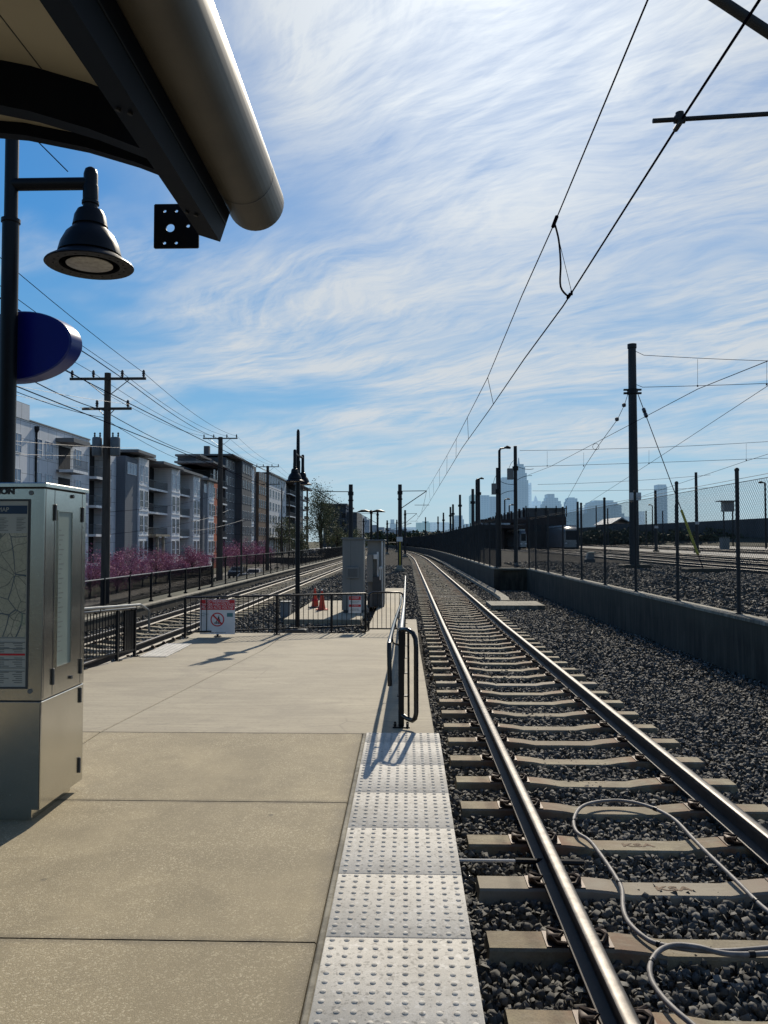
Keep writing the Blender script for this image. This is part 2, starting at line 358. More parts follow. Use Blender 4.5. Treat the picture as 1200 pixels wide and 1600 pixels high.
# ---------------------------------------------------------------- ground, street, ballast
g = MB(); g.quad((-6000, -800, -3.2), (6000, -800, -3.2), (6000, 9000, -3.2), (-6000, 9000, -3.2)); struct(g.build('ground', M['ground']))
Ys = [-8, 0, 8, 16, 24, 32, 36.7, 36.71, 45, 55, 65, 80, 95, 110, 125, 140, 155, 170, 190, 210, 230, 260, 300]
def wx(Y): return 5.45 if Y <= 36.7 else 4.0+off(Y)
g = MB()
for a, b in zip(Ys[:-1], Ys[1:]):
    if b-a < .1: continue
    za, zb1_ = rz(a)-.285, rz(b)-.285
    g.quad((-8.05+off(a), a, za), (wx(a+.02), a, za), (wx(b), b, zb1_), (-8.05+off(b), b, zb1_))
struct(g.build('ballast_bed', M['bed']))
g = MB()      # embankment down to the street on the left
for a, b in zip(Ys[:-1], Ys[1:]):
    g.quad((-10.0+off(a), a, -.42), (-8.25+off(a), a, -.42), (-8.25+off(b), b, -.42), (-10.0+off(b), b, -.42))
    g.quad((-13.5+off(a), a, -2.9), (-10.0+off(a), a, -.42), (-10.0+off(b), b, -.42), (-13.5+off(b), b, -2.9))
struct(g.build('embankment', M['scrub']))
def rx(Y): return -17.5-0.035*(Y-40)
RY = list(range(-20, 420, 20))
for nm, a_, b_, z, m in (('verge', 7.0, -40, -3.0, 'scrub'), ('road', 3.2, -4.2, -2.95, 'asphalt'), ('sidewalk', -4.2, -6.6, -2.83, 'sidewalk')):
    g = MB()
    for a, b in zip(RY[:-1], RY[1:]):
        g.quad((rx(a)+b_, a, z), (rx(a)+a_, a, z), (rx(b)+a_, b, z), (rx(b)+b_, b, z))
        if nm == 'sidewalk': g.quad((rx(a)+a_, a, -2.95), (rx(b)+a_, b, -2.95), (rx(b)+a_, b, z), (rx(a)+a_, a, z))
    if nm == 'road':
        g.mi = 1
        for y in range(0, 400, 9): g.quad((rx(y)-.55, y, z+.004), (rx(y)-.43, y, z+.004), (rx(y+3)-.43, y+3, z+.004), (rx(y+3)-.55, y+3, z+.004))
    struct(g.build(nm, [M[m], M['paint']]))
# yard on the right
def yz(Y): return .34 if Y < 45 else .34+.0045*(Y-45)
g = MB(); YY = [-8, 0, 10, 20, 30, 36.7, 36.71, 45, 60, 80, 100, 120, 150, 180, 230, 300]
for a, b in zip(YY[:-1], YY[1:]):
    if b-a < .1: continue
    g.quad((wx(a+.02)+.28, a, yz(a)), (140, a, yz(a)), (140, b, yz(b)), (wx(b)+.28, b, yz(b)))
struct(g.build('yard_ground', M['bed']))
for (x0, x1, y0, y1) in ((25.2, 31.5, 18, 175), (44, 56, 30, 200)):
    g = MB()
    for a in range(y0, y1, 10): g.quad((x0, a, yz(a)+.06), (x1, a, yz(a)+.06), (x1, a+10, yz(a+10)+.06), (x0, a+10, yz(a+10)+.06))
    struct(g.build('yard_slab', M['pad']))

# loose ballast stones
def stones(name, n, region, zf, size, mat, flat=.7):
    nv = 8
    base = np.array([(-1, -1, -.7), (1, -1, -.7), (1, 1, -.7), (-1, 1, -.7), (-.7, -.6, .8), (.7, -.7, .7), (.6, .7, .8), (-.6, .6, .7)], dtype=np.float32)
    faces = np.array([(0, 1, 5), (0, 5, 4), (1, 2, 6), (1, 6, 5), (2, 3, 7), (2, 7, 6), (3, 0, 4), (3, 4, 7), (4, 5, 6), (4, 6, 7)], dtype=np.int32)
    P = region(n); n = len(P)
    s = size*(.55+.75*RS.rand(n, 1, 1)).astype(np.float32)
    v = base[None]*(1+.42*(RS.rand(n, nv, 3)-.5))*s*np.array([.5+0, .42, .38])*(1+.35*(RS.rand(n, 1, 3)-.5))
    q = RS.randn(n, 4); q /= np.linalg.norm(q, axis=1, keepdims=True); w, x, y, z = q.T
    R = np.stack([1-2*(y*y+z*z), 2*(x*y-z*w), 2*(x*z+y*w), 2*(x*y+z*w), 1-2*(x*x+z*z), 2*(y*z-x*w), 2*(x*z-y*w), 2*(y*z+x*w), 1-2*(x*x+y*y)], 1).reshape(n, 3, 3)
    v = np.einsum('nij,nkj->nki', R, v)
    c = np.zeros((n, 1, 3)); c[:, 0, 0] = P[:, 0]; c[:, 0, 1] = P[:, 1]; c[:, 0, 2] = zf(P)
    v = (v+c).reshape(-1, 3).astype(np.float32)
    f = (faces[None]+(np.arange(n)*nv)[:, None, None]).reshape(-1, 3)
    me = bpy.data.meshes.new(name); me.vertices.add(len(v)); me.vertices.foreach_set('co', v.ravel())
    me.loops.add(f.size); me.loops.foreach_set('vertex_index', f.ravel().astype(np.int32))
    me.polygons.add(len(f)); me.polygons.foreach_set('loop_start', np.arange(0, f.size, 3, dtype=np.int32)); me.polygons.foreach_set('loop_total', np.full(len(f), 3, dtype=np.int32))
    me.update(calc_edges=True); me.validate(); me.materials.append(mat)
    o = bpy.data.objects.new(name, me); C.objects.link(o); o['kind'] = 'stuff'; return o
def rect(x0, x1, y0, y1, excl=None):
    def f(n):
        P = np.stack([RS.uniform(x0, x1, n), RS.uniform(y0, y1, n)], 1)
        if excl is not None: P = P[~excl(P)]
        return P
    return f
def zb(amp, base=-.272):
    def f(P):
        rzv = -0.265-0.115*np.clip((P[:, 1]-3)/17.0, 0, 1)
        d = np.minimum(np.abs(P[:, 0]-TC), np.abs(P[:, 0]-LC)); sh = .05*np.clip((d-1.25)/.5, 0, 1)
        return rzv+base+sh+RS.rand(len(P))*amp+.012*np.sin(P[:, 0]*3.1)*np.sin(P[:, 1]*2.3)
    return f
tag(stones('ballast_stones', 84000, rect(.28, 5.45, 2.2, 12.5), zb(.045), .041, M['stone']), 'dark angular ballast stones around the near sleepers', 'ballast')
tag(stones('ballast_stones', 60000, rect(.25, 5.45, 12.5, 36.5, lambda P: (P[:, 0] < .35) & (P[:, 1] < 20.5)), zb(.045), .052, M['stone']), 'dark ballast stones farther along the right track', 'ballast')
def inplat(P): return ((P[:, 1] < 17.4) & (P[:, 0] > -4.6)) | ((P[:, 0] > -.3) & (P[:, 1] < 20.6)) | ((P[:, 0] > -.98) & (P[:, 0] < -.12) & (P[:, 1] < 36))
tag(stones('ballast_stones', 40000, rect(-7.9, .28, 11, 38, inplat), zb(.05), .058, M['stone']), 'dark ballast stones between the platform end and the cabinets', 'ballast')
tag(stones('ballast_stones', 26000, rect(-7.9, 3.7, 36, 75), zb(.05), .08, M['stone']), 'dark ballast stones beyond the grey cabinets', 'ballast')
tag(stones('ballast_stones', 40000, rect(5.78, 13.5, 9, 48), lambda P: .36+RS.rand(len(P))*.04+.12*np.exp(-((P[:, 0]-8.2)/1.4)**2)*np.sin(P[:, 1]*.7)**2, .075, M['stone']), 'ballast stones of the yard behind the chain link fence', 'ballast')

# ---------------------------------------------------------------- tracks
def sleeper_mesh(mb, cx, y, zt, L=1.26, far=False):
    prof = [(-L, 0, 1), (-.86, 0, 1), (-.55, 0, 1), (-.42, -.012, 1), (-.30, -.032, 1), (.30, -.032, 1), (.42, -.012, 1), (.55, 0, 1), (.86, 0, 1), (L, 0, 1)]
    if far: prof = [prof[0], prof[2], prof[4], prof[5], prof[7], prof[9]]
    R = []
    for i, (x, dz, _) in enumerate(prof):
        e = 0.035 if i in (0, len(prof)-1) else 0; sx = (e if i == 0 else -e if i == len(prof)-1 else 0)
        wt, wb = .098, .135
        R.append([(cx+x, y-wb, zt-.2), (cx+x, y+wb, zt-.2), (cx+x+sx, y+wt+.006, zt+dz-.012), (cx+x+sx, y+wt-.008, zt+dz), (cx+x+sx, y-wt+.008, zt+dz), (cx+x+sx, y-wt-.006, zt+dz-.012)])
    mb.loft(R)
def rail(parent, xf, ys, label, zf=rz, simple_=False):
    prof = [(-.025, -.0015), (-.012, 0.0), (.012, 0.0), (.025, -.0015), (.033, -.005), (.037, -.013), (.037, -.036), (.01, -.05), (.009, -.13), (.068, -.152), (.07, -.165), (-.07, -.165), (-.068, -.152), (-.009, -.13), (-.01, -.05), (-.037, -.036), (-.037, -.013), (-.033, -.005)]
    mb = MB(); n = len(prof)
    rings = [[(xf(Y)+x, Y, zf(Y)+z) for x, z in prof] for Y in ys]
    mb.loft(rings); mb.m = [1]*len(mb.f); k = 0
    for i in range(len(rings)-1):
        for j in range(n):
            if j in (0, 1, 2, 3, 17): mb.m[k] = 0
            k += 1
    o = mb.build('rail', [M['railtop'], M['railside']], parent, True)
    if label: o['label'] = label
    return o
def ballast_sleepers(root, cx, y0, sp, nind, ntot, clips):
    protom = MB(); sleeper_mesh(protom, 0, 0, 0)
    me = None; cm = None
    for i in range(nind):
        Y = y0+i*sp; zt = rz(Y)-.17; x = cx+off(Y)
        if me is None:
            o = protom.build('sleeper', M['tie']); me = o.data
        else:
            o = bpy.data.objects.new('sleeper', me); C.objects.link(o)
        o.parent = root; o.location = Vector((x+.008*math.sin(i*3.7), Y, zt+.004*math.sin(i*2.3)))-root.location; o.rotation_euler = (0, 0, .006*math.sin(i*5.1))
        if i < clips:
            for s in (-1, 1):
                for t in (-1, 1):
                    if cm is None:
                        m = MB()
                        m.tube([(.02, -.055, .012), (.075, -.06, .02), (.10, -.03, .045), (.075, 0, .05), (.035, .012, .04), (.06, .04, .03), (.10, .055, .04), (.075, .07, .02), (.02, .065, .012)], .011, 6)
                        m.cbox(.045, .115, -.03, .035, 0, .045, .006); m.box(.0, .13, -.085, .085, 0, .006)
                        co = m.build('rail_clip', M['clip'], None, True); cm = co.data
                    else:
                        co = bpy.data.objects.new('rail_clip', cm); C.objects.link(co)
                    co.parent = o; co.location = (s*.7525+t*.045, 0, .001); co.rotation_euler = (0, 0, 0 if t > 0 else math.pi)
    m = MB()
    for i in range(nind, ntot):
        Y = y0+i*sp; sleeper_mesh(m, cx+off(Y), Y, rz(Y)-.17, far=True)
    o = m.build('sleeper', M['tie'], root); o['kind'] = 'stuff'
YR = [-6, -2, 0, 2, 3, 4, 6, 8, 10, 12, 14, 16, 18, 20, 24, 28, 32, 40, 50, 60, 70]+list(range(80, 300, 6))
t1 = thing('railway_track', 'straight railway track with concrete sleepers beside the platform edge, running to the skyline', 'railway track', (TC, 3, -.5))
rail(t1, lambda Y: TC-.7525+off(Y), YR, 'left rail with bright worn head nearest the platform')
rail(t1, lambda Y: TC+.7525+off(Y), YR, 'right rail with bright worn head nearest the long wall')
t0y = G(850, 1468, rz(4)-.17)[1]
ballast_sleepers(t1, TC, t0y-.735*3, .735, 100, 300, 38)
sl = [o for o in t1.children if o.name.startswith('sleeper')]
for k in (4, 5):     # cast letters on the two near sleepers
    s_ = sl[k]; text('KSA', .085, M['mark'], 'cast_letters', s_, rootloc(s_)+Vector((-.02, 0, -.0300)), (0, 0, 0), squash=1.5, bold=.002)
t2 = thing('railway_track', 'second railway track on the left, running beside the low concrete kerb wall', 'railway track', (LC, 12, -.5))
rail(t2, lambda Y: LC-.7525+off(Y), YR, None); rail(t2, lambda Y: LC+.7525+off(Y), YR, None)
ballast_sleepers(t2, LC, 12, .735, 100, 260, 12)
for cx, lb in ((14.9, 'yard track nearest the big steel pole, behind the chain link fence'), (19.4, 'middle yard track seen through the chain link fence'), (23.4, 'yard track running along the pale concrete slab'), (35, 'far yard track between the two pale slabs'), (40.5, 'farthest yard track in front of the second slab')):
    t = thing('yard_track', lb, 'railway track', (cx, 20, .34), 'tracks in the rail yard')
    for s in (-1, 1): rail(t, lambda Y, s=s: cx+s*.7525, [-4, 10, 20, 30, 45, 60, 90, 120, 150, 180], None, lambda Y: yz(Y)+.17)
def sweep_rail(t, pts):
    m = MB()
    for s in (-.75, .75):
        m.tube([(p[0]+s, p[1], yz(p[1])+.13) for p in pts], .045, 6)
    m.build('rail_pair', M['railside'], t)
t = thing('crossover_track', 'crossover track slanting between yard tracks in front of the dark brick building', 'railway track', (15, 80, .5)); sweep_rail(t, [(14.9, 55), (15.6, 64), (17.0, 76), (18.6, 88), (19.4, 100)])
t = thing('crossover_track', 'crossover track slanting left toward the brick building bays', 'railway track', (12, 80, .5)); sweep_rail(t, [(14.9, 60), (14.0, 70), (12.2, 84), (10.6, 96), (9.6, 110)])

# ---------------------------------------------------------------- platform
EDGE = .268; TL = -.345
g = MB()
def slab(x0, x1, y0, y1, mi, gap=.005):
    g.mi = mi; n = max(1, int((y1-y0)/1.0)); ys = [y0+gap+(y1-y0-2*gap)*i/n for i in range(n+1)]
    e = .006
    for a, b in zip(ys[:-1], ys[1:]):
        g.quad((x0+gap+e, a, pz(a)), (x1-gap-e, a, pz(a)), (x1-gap-e, b, pz(b)), (x0+gap+e, b, pz(b)))
        g.quad((x0+gap, a, pz(a)-e), (x0+gap+e, a, pz(a)), (x0+gap+e, b, pz(b)), (x0+gap, b, pz(b)-e))
        g.quad((x1-gap-e, a, pz(a)), (x1-gap, a, pz(a)-e), (x1-gap, b, pz(b)-e), (x1-gap-e, b, pz(b)))
        for x in (x0+gap, x1-gap): g.quad((x, a, pz(a)-e), (x, b, pz(b)-e), (x, b, -.62), (x, a, -.62))
    for y in (ys[0], ys[-1]): g.quad((x0+gap, y, pz(y)-e), (x1-gap, y, pz(y)-e), (x1-gap, y, -.62), (x0+gap, y, -.62))
yj1 = G(250, 1470, 0)[1]; yj2 = G(330, 1254, .015)[1]; yj3 = 6.83
PL = -4.62
js = [-6, -2.7, -1.1, yj1-2*1.44, yj1-1.44, yj1, yj2, yj3]
js = [-6, -3.9, yj1-3*(yj2-yj1), yj1-2*(yj2-yj1), yj1-(yj2-yj1), yj1, yj2, yj3]
for a, b in zip(js[:-1], js[1:]):
    slab(PL, -2.62, a, b, 0); slab(-2.62, TL-.03, a, b, 0)
slab(TL-.03, TL, -6, yj3, 2, .001)
slab(PL, -2.62, yj3, 17.35, 1, .006); slab(-2.62, .238, yj3, 17.35, 1, .006); slab(TL, .238, 17.35, 20.5, 1, .004)
g.mi = 3; 
for a, b in ((-5.99, 6.83), (6.83, 14.8), (14.8, 17.34)):
    g.quad((PL+.01, a, pz(a)-.035), (.23, a, pz(a)-.035), (.23, b, pz(b)-.035), (PL+.01, b, pz(b)-.035))
struct(g.build('platform', [M['agg'], M['broom'], M['cap'], M['steeld']]))
g = MB(); g.box(-.95, -.15, 17.5, 36, -.6, -.425); struct(g.build('path', M['broom']))
# tactile strip, one part per tile
ts = thing('tactile_strip', 'pale grey tactile paving strip with raised domes along the platform edge', 'tactile paving', (-.04, 6.8, .04))
yt = 6.82; i = 0
while yt > -.8:
    L_ = .622 if i else .3; a, b = yt-L_+.003, yt-.003
    m = MB(); zt = .012
    m.loft([[(TL+.002, a, pz(a)-.02), (EDGE, a, pz(a)-.02), (EDGE, b, pz(b)-.02), (TL+.002, b, pz(b)-.02)], [(TL+.002, a, pz(a)+zt-.003), (EDGE, a, pz(a)+zt-.003), (EDGE, b, pz(b)+zt-.003), (TL+.002, b, pz(b)+zt-.003)], [(TL+.006, a+.004, pz(a)+zt), (EDGE-.004, a+.004, pz(a)+zt), (EDGE-.004, b-.004, pz(b)+zt), (TL+.006, b-.004, pz(b)+zt)]])
    ny = 10 if i else 5
    for ix in range(10):
        for iy in range(ny):
            cx = TL+.033+ix*.0608; cy = a+.031+iy*(L_-.062)/(ny-1)
            m.lathe([(.0125, 0), (.0115, .003), (.008, .0052), (.003, .006)], (cx, cy, pz(cy)+zt-.0002), 10)
    o = m.build('tile', M['tactile'], ts, 'all' if False else True)
    yt -= L_; i += 1
# second tactile patch at the far left edge
q = [GP(217, 1027), GP(260, 1027), GP(300, 1006.5), GP(261, 1006)]
m = MB(); m.loft([[(x, y, z-.01) for x, y, z in q], [(x, y, z+.012) for x, y, z in q]])
for i in range(5):
    for j in range(20):
        u, v = (i+.5)/5, (j+.5)/20
        p = [q[0][k]*(1-u)*(1-v)+q[1][k]*u*(1-v)+q[2][k]*u*v+q[3][k]*(1-u)*v for k in range(3)]
        m.lathe([(.0125, 0), (.008, .005)], (p[0], p[1], p[2]+.0118), 6)
tag(m.build('tactile_strip', M['tactile']), 'white tactile patch on the far left edge of the ramp by the picket fence', 'tactile paving')

# ---------------------------------------------------------------- walls and kerbs
def wall_run(name, label, cat, pts, z0, z1, th, mat, capmat=None, capw=.03, part='wall_body'):
    r = thing(name, label, cat, (pts[0][0], pts[0][1], z0)); 
    def norm(i):
        a = Vector(pts[max(0, i-1)]); b = Vector(pts[min(len(pts)-1, i+1)]); p = Vector(pts[i])
        d1 = (p-a).normalized() if i else None; d2 = (b-p).normalized() if i < len(pts)-1 else None
        n1 = Vector((d1.y, -d1.x)) if d1 else None; n2 = Vector((d2.y, -d2.x)) if d2 else None
        if n1 is None: return n2
        if n2 is None: return n1
        n = (n1+n2).normalized(); return n/max(.5, n.dot(n1))
    m = MB(); rg = []
    for i, p in enumerate(pts):
        n = norm(i); rg.append([(p[0], p[1], z0), (p[0]+n.x*th, p[1]+n.y*th, z0), (p[0]+n.x*th, p[1]+n.y*th, z1-.06), (p[0], p[1], z1-.06)])
    m.loft(rg); m.build(part, mat, r)
    m = MB(); rg = []
    for i, p in enumerate(pts):
        n = norm(i); a = -capw; b = th+capw
        rg.append([(p[0]+n.x*a, p[1]+n.y*a, z1-.06), (p[0]+n.x*b, p[1]+n.y*b, z1-.06), (p[0]+n.x*b, p[1]+n.y*b, z1-.012), (p[0]+n.x*(b-.02), p[1]+n.y*(b-.02), z1), (p[0]+n.x*(a+.02), p[1]+n.y*(a+.02), z1), (p[0]+n.x*a, p[1]+n.y*a, z1-.012)])
    m.loft(rg); m.build('coping', capmat or mat, r)
    return r
WP = [(5.45, -6), (5.45, 5), (5.45, 12), (5.45, 20), (5.45, 28), (5.45, 36.7), (4.0, 37.0)]+[(4.0+off(Y), Y) for Y in [45, 55, 65, 80, 95, 110, 125, 140, 155, 170, 190, 210, 230, 260, 290]]
wall_run('retaining_wall', 'long stained concrete retaining wall right of the track, with a step in its line', 'wall', WP, -.6, .45, .25, M['wall'], M['cap'], .02)
KP = [(-8.05+off(Y), Y) for Y in [290, 260, 230, 200, 180, 160, 140, 120, 100, 80, 60, 40, 30, 20, 12]]
wall_run('kerb_wall', 'low concrete kerb wall with a pale top left of the second track', 'wall', KP, -.7, -.28, .2, M['wall'], M['cap'], .02)
m = MB(); pv = [(3.3, 28.4)]+[(3.45, 30), (3.5, 33), (3.5, 45), (3.5, 60), (3.5, 80)]+[(3.4+off(Y), Y) for Y in (95, 110, 130)]
m.loft([[(x, y, -.52), (x+.34, y, -.52), (x+.32, y, -.40), (x+.02, y, -.40)] for x, y in pv]); m.box(2.75, 4.5, 26.3, 28.2, -.55, -.415)
tag(m.build('drain_channel', M['cap']), 'pale concrete drain channel in the ballast along the foot of the long wall', 'drain')

# ---------------------------------------------------------------- chain link fence on the wall
fence = thing('chain_link_fence', 'tall chain link fence with steel posts standing on the long concrete wall', 'fence', (5.6, 13, .45))
LINE = [(5.575, 6.5), (5.575, 36.82), (4.125, 37.1)]+[(4.125+off(Y), Y) for Y in range(45, 216, 10)]
def chainmesh(m, p0, p1, z0, z1, sp, w):
    a = Vector((*p0, 0)); b = Vector((*p1, 0)); d = b-a; L = d.length; d.normalize(); H = z1-z0
    nx = Vector((d.y, -d.x, 0))
    n = int((L+H)/sp)
    for k in range(n):
        for s in (1, -1):
            u0 = k*sp-H if s > 0 else k*sp; zz0 = z0; u1 = u0+H if s > 0 else u0-H; zz1 = z1
            # clip to 0..L
            def cl(u, z, ub, zb_):
                if u < 0: tt = (0-u)/(ub-u); return 0, z+(zb_-z)*tt
                if u > L: tt = (L-u)/(ub-u); return L, z+(zb_-z)*tt
                return u, z
            if (u0 < 0 and u1 < 0) or (u0 > L and u1 > L): continue
            (ua, za), (ub_, zb2) = cl(u0, zz0, u1, zz1), cl(u1, zz1, u0, zz0)
            P = a+d*ua+Vector((0, 0, za)); Q = a+d*ub_+Vector((0, 0, zb2)); t = (Q-P)
            if t.length < .02: continue
            t.normalize(); x = t.cross(nx).normalized()*w/2; y = nx*w/2
            m.loft([[tuple(c+x), tuple(c-x*.5+y), tuple(c-x*.5-y)] for c in (P, Q)], False)
cm_ = MB()
for i, (p, q_) in enumerate(zip(LINE[:-1], LINE[1:])):
    sp, w = (.078, .0042) if p[1] < 40 else (.085, .006) if p[1] < 110 else (.2, .016)
    chainmesh(cm_, p, q_, .5, 2.66, sp, w)
cm_.build('mesh', M['chain'], fence)
m = MB()
for z in (2.66, .52): m.tube([(x, y, z) for x, y in LINE], .006, 5)
for dz in (2.72,): m.tube([(x, y, dz) for x, y in LINE], .004, 4)
m.build('tension_wire', M['chain'], fence)
posts = [(5.575, Y, 2.9) for Y in np.arange(7.6, 36, 3.03)]+[(5.575, 36.8, 3.0), (4.125, 37.1, 3.0)]+[(4.125+off(Y), Y, 2.85) for Y in np.arange(40.1, 190, 3.03)]
pm = None
for x, y, z in posts[:98]:
    if pm is None:
        m = MB(); m.tube([(0, 0, 0), (0, 0, 2.44)], .034, 10); m.lathe([(.04, 2.42), (.04, 2.455), (.02, 2.475)], (0, 0, 0), 10); m.lathe([(.06, 0), (.06, .03), (.036, .035)], (0, 0, 0), 10)
        o = m.build('fence_post', M['galvd'], None, True); pm = o.data
    else: o = bpy.data.objects.new('fence_post', pm); C.objects.link(o)
    o.parent = fence; o.location = Vector((x, y, .44))-fence.location; o.scale = (1, 1, (z-.44)/2.46)

# ---------------------------------------------------------------- picket fences
def picket(name, label, a, b, h, posts_px, sp=.108, mesh=False, zf=None, pr=.02, bot=.12, group=None, extra=None):
    a = Vector(a); b = Vector(b); d = b-a; L = Vector((d.x, d.y, 0)).length
    r = thing(name, label, 'fence', a, group)
    P = lambda u, z: a+d*u+Vector((0, 0, z))
    m = MB(); m.tube([P(0, h), P(1, h)], .021, 8); m.build('top_rail', M['railpaint'], r, True)
    m = MB(); m.bar(P(0, bot), P(1, bot), .03, .03); m.build('bottom_rail', M['blackm'], r)
    m = MB(); n = int(L/sp)
    for i in range(1, n): u = i/n; m.bar(P(u, bot), P(u, h), .013, .013)
    m.build('pickets', M['blackm'], r)
    for u in posts_px:
        m = MB(); m.bar(P(u, -.02), P(u, h), .045, .045); p = P(u, 0); m.box(p.x-.07, p.x+.07, p.y-.06, p.y+.06, p.z-.005, p.z+.014)
        for sx in (-.05, .05): m.lathe([(.012, .014), (.012, .03)], (p.x+sx, p.y, p.z), 6)
        m.build('post', M['black'], r)
    return r
FA = GP(289, 997); FB = GP(571, 986)
FH = .83
frf = picket('picket_fence', 'low black picket fence across the end of the ramp carrying two warning signs', FA, FB, FH, [0, .17, .49, .80, 1.0])
GA = GP(576, 986.5); GB = GP(631, 985.5)
gt = thing('gate', 'small black picket gate with rounded top corners beside the handrail', 'gate', GA)
def gp(u, z): return (GA[0]+(GB[0]-GA[0])*u, GA[1], GA[2]+z)
m = MB(); m.tube([gp(.0, .02), gp(.0, .74), gp(.03, .82), gp(.12, .86), gp(.88, .86), gp(.97, .82), gp(1, .74), gp(1, .02)], .022, 8); m.bar(gp(0, .06), gp(1, .06), .03, .03); m.build('frame', M['railpaint'], gt, True)
m = MB()
for i in range(1, 8): m.bar(gp(i/8, .06), gp(i/8, .86), .013, .013)
m.build('pickets', M['blackm'], gt)
m = MB(); m.cbox(GA[0]-.045, GA[0]+.01, GA[1]-.05, GA[1]-.02, GA[2]+.42, GA[2]+.52, .004); m.build('latch', M['galv'], gt)
# left fence on platform edge
LA = GP(126, 1046.5); LB = GP(210, 1026); dv = Vector(LB)-Vector(LA)
LA2 = tuple(Vector(LA)-dv*1.6)
lf = picket('picket_fence', 'black picket fence along the left edge of the platform behind the kiosk', LA2, LB, .80, [0, .35, .62, .86, 1.0], .1)
m = MB(); c0 = Vector(LB); u_ = dv.normalized()
A_ = Vector(LB)-u_*.42; m.bar(A_+Vector((0, 0, .13)), A_+Vector((0, 0, .78)), .03, .03)
for i in range(9): m.bar(A_+u_*(.05*i)+Vector((0, 0, .13)), A_+u_*(.05*i)+Vector((0, 0, .78)), .014, .03)
m.build('close_slats', M['black'], lf)
hl = thing('handrail', 'worn metal handrail over the left picket fence, bent down at its far end', 'handrail', LB)
e1 = Vector(A(230, 952, LB[1]+1.1)); m = MB(); s0 = Vector(LA2)+Vector((.09, 0, .88)); s1 = Vector(LB)+Vector((.09, 0, .86))
m.tube([s0, s1, e1, e1+Vector((.02, .05, -.05)), e1+Vector((.02, .06, -.4))], .022, 8); m.build('rail_tube', M['galv'], hl, True)
m = MB()
for k in (.1, .4, .7, .97):
    p = s0.lerp(s1, k); m.tube([p+Vector((0, 0, -.02)), p+Vector((0, 0, -.07)), p+Vector((-.09, 0, -.09))], .009, 6)
m.build('bracket', M['black'], hl)
# guard fence left of the second track
def guard(name, label, Y0, Y1, X, z0, h, step, sp, group=None, w=.02):
    r = thing(name, label, 'fence', (X, Y0, z0), group); X_ = lambda Y: X+off(Y)
    ys = list(np.arange(Y0, Y1+.01, step))
    m = MB(); m.tube([(X_(y), y, z0+h) for y in ys], w, 6); m.build('top_rail', M['galv'] if h < 1 else M['blackm'], r, True)
    m = MB(); m.tube([(X_(y), y, z0+.1) for y in ys], w*.8, 6); m.build('bottom_rail', M['blackm'], r)
    m = MB()
    for y in np.arange(Y0, Y1, sp): m.box(X_(y)-.007, X_(y)+.007, y-.007, y+.007, z0+.1, z0+h)
    m.build('pickets', M['blackm'], r)
    pm = None
    for y in ys[:98]:
        if pm is None:
            m = MB(); m.box(-.03, .03, -.03, .03, -.05, h+.03); m.box(-.06, .06, -.06, .06, -.05, .01); o = m.build('post', M['black']); pm = o.data
        else: o = bpy.data.objects.new('post', pm); C.objects.link(o)
        o.parent = r; o.location = Vector((X_(y), y, z0))-r.location
    return r
gf = guard('guard_fence', 'black guard fence with bright top rail on the far side of the second track', 10, 35.2, -8.62, -.3, .9, 2.1, .085)
chainm = MB(); chainmesh(chainm, (-8.6, 10), (-8.6, 35.2), -.2, .56, .05, .005); chainm.build('mesh', M['blackm'], gf)
g2 = guard('street_fence', 'thin black fence between the second track and the street with parked cars', 36.5, 200, -8.9, -.4, 1.3, 2.6, .16)
tag(MB().box(-9.6, -8.3, 35.7, 35.76, -.4, .55).build('path_barrier', M['black']), 'short dark barrier panel closing the path at the end of the guard fence', 'barrier') if False else None

